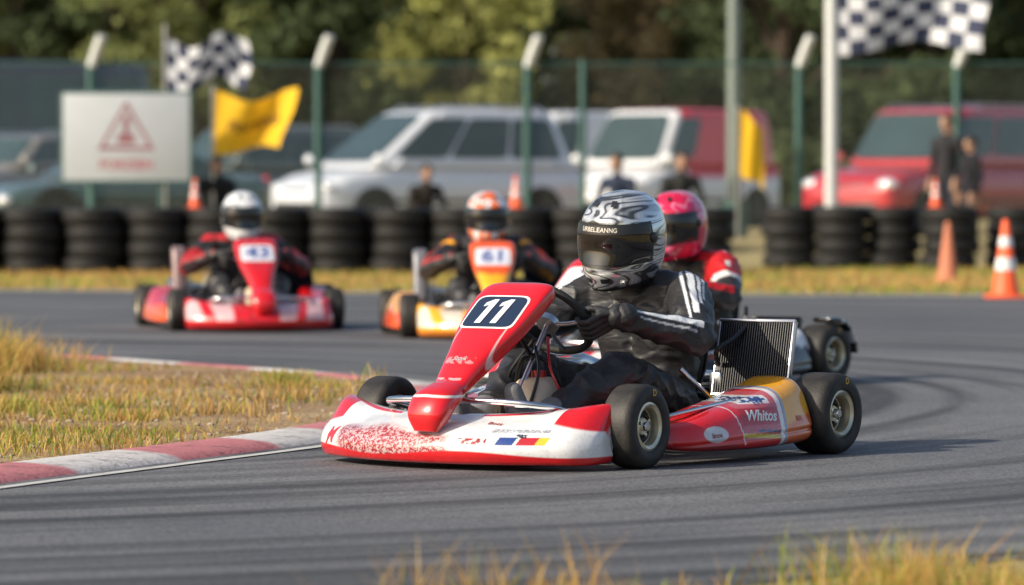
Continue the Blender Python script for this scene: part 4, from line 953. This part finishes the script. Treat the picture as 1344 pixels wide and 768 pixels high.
# ================================================================== TREES
BARK = plain('bark', (.09,.065,.045), .9, 0, 0, .3, 8, .5, 20)
def make_tree(H, W, col, seed):
    rg = np.random.default_rng(seed); r = empty('tree'); t = MB()
    t.tube([(0,0,0),(.1,.05,H*.25),(-.05,.1,H*.5),(.05,0,H*.8)], [.28,.2,.14,.05], 10, smooth=3)
    ncl = 70; cs = []
    for i in range(ncl):
        u = rg.normal(0,1,3); u /= np.linalg.norm(u); rad = rg.uniform(.35,1)**.6
        cs.append(np.array((u[0]*W*rad*rg.uniform(.8,1.1), u[1]*W*rad, H*.52+u[2]*H*.44*rad)))
    cs = [c for c in cs if c[2] > .7]
    for c in cs[:14]: t.tube([(0,0,min(H*.6,c[2]*.55)), tuple(c*np.array((.5,.5,.85))), tuple(c)], [.09,.06,.02], 6, smooth=2)
    t.build('trunk', BARK, r)
    Vs = []; Cs = []
    for c in cs:
        n = 120; sz = W*.27*rg.uniform(.7,1.3); p = rg.normal(0,1,(n,3)); p /= np.linalg.norm(p,axis=1)[:,None]; p = c+p*(rg.uniform(.3,1,(n,1))**.5)*sz*np.array((1,1,.75))
        a = rg.normal(0,1,(n,3)); a /= np.linalg.norm(a,axis=1)[:,None]; b_ = np.cross(a, rg.normal(0,1,(n,3))); b_ /= np.linalg.norm(b_,axis=1)[:,None]
        s = rg.uniform(.09,.2,(n,1)); q = np.stack([p-a*s,p-b_*s*.6,p+a*s,p+b_*s*.6],1); Vs.append(q.reshape(-1,3))
        sh = rg.uniform(.55,1.35)*rg.uniform(.8,1.2,(n,1)); cc = np.array(col)*sh; Cs.append(np.repeat(cc,4,0))
    V = np.vstack(Vs); C = np.vstack(Cs); n = len(V)//4
    mk('crown', V, [(4*i,4*i+1,4*i+2,4*i+3) for i in range(n)], vcol('leaves', .7, transl=.4, spec=.1), r, False, C)
    return r
cols = {'dark':(.11,.145,.07),'mid':(.23,.26,.10),'light':(.42,.43,.15),'brown':(.38,.30,.16)}  # light: sunlight painted into one crown; dark also carries shade at far left
names = {'dark':'dark green','mid':'mid green','light':'sunlit-toned yellow green','brown':'brownish autumn'}
protos = {k: make_tree(11,3.0,c,i+3) for i,(k,c) in enumerate(cols.items())}; usedp = set()
layout = [(-160,'dark',108),(20,'dark',108),(150,'mid',112),(255,'mid',104),(345,'mid',108),(450,'dark',104),(530,'dark',112),(605,'light',102),(700,'dark',112),(770,'mid',118),(870,'brown',108),(935,'brown',116),(1030,'dark',106),(1130,'dark',114),(1220,'dark',106),(1320,'mid',110),(1430,'dark',108)]
layout += [(-120+120*i,('dark','dark','mid')[i%3],128+3*(i%2)) for i in range(14) if i not in (7,)]
for i,(px,k,d) in enumerate(layout):
    if k in usedp: o = copy_tree(protos[k])
    else: o = protos[k]; usedp.add(k)
    sc = random.uniform(.85,1.15) if i < 17 else random.uniform(.9,1.1)
    if k == 'light': sc = .7
    if i == 9: sc = .52
    if i == 24: sc = .55
    if i == 10: sc = .8
    o.location = (gp(px,d).x,d,.27); o.rotation_euler = (0,0,random.uniform(0,6)); o.scale = (sc,sc,sc*random.uniform(.9,1.1))
    tag(o, '%s tree, %s from the left in the %s row beyond the parked vehicles' % (names[k], ordn[i] if i < 17 else ordn[i-17], 'front' if i < 17 else 'back'), 'tree', 'trees beyond the parked vehicles')
# hedge
Pn = 24000; hp = np.stack([rng.uniform(-22,22,Pn),rng.uniform(98,101,Pn),rng.uniform(.2,1.9,Pn)],1); hp[:,2] *= 1+.25*np.sin(hp[:,0]*1.3)
a = rng.normal(0,1,(Pn,3)); a /= np.linalg.norm(a,axis=1)[:,None]; b_ = np.cross(a,rng.normal(0,1,(Pn,3))); b_ /= np.linalg.norm(b_,axis=1)[:,None]; s = rng.uniform(.08,.2,(Pn,1))
V = np.stack([hp-a*s,hp-b_*s*.6,hp+a*s,hp+b_*s*.6],1).reshape(-1,3); C = np.repeat(np.array((.12,.15,.07))*rng.uniform(.5,1.4,(Pn,1)),4,0)
tag(mk('hedge', V, [(4*i,4*i+1,4*i+2,4*i+3) for i in range(Pn)], vcol('leaves'), None, False, C), 'long dark green hedge growing behind the parked vehicles', 'hedge', None, 'stuff')
# ================================================================== LIGHT, CAMERA
sdv = Vector((-.76,-.40,.52)).normalized(); el = math.asin(sdv.z); az = math.atan2(sdv.x, sdv.y)
w = bpy.data.worlds.new('World'); SC.world = w; w.use_nodes = True; nt = w.node_tree; bg = nt.nodes['Background']; sk = nt.nodes.new('ShaderNodeTexSky'); sk.sky_type = 'NISHITA'; sk.sun_disc = False; sk.sun_elevation = el; sk.sun_rotation = az; sk.dust_density = 3.
nt.links.new(sk.outputs[0], bg.inputs[0]); bg.inputs[1].default_value = .15
su = bpy.data.lights.new('Sun','SUN'); su.energy = 5.0; su.angle = R(.5); su.color = (1,.9,.73); so = bpy.data.objects.new('Sun', su); COL.objects.link(so); so.rotation_euler = sdv.to_track_quat('Z','Y').to_euler()
cam = bpy.data.cameras.new('Camera'); co = bpy.data.objects.new('Camera', cam); COL.objects.link(co); co.location = (0,0,CH); co.rotation_euler = (R(90)-math.atan(132/FPX),0,0)
cam.lens = 150; cam.sensor_width = 36; cam.clip_end = 3000; cam.dof.use_dof = True; cam.dof.focus_distance = 14.4; cam.dof.aperture_fstop = 3.0
SC.camera = co
SC.view_settings.view_transform = 'Standard'; SC.view_settings.look = 'None'; SC.view_settings.exposure = 0
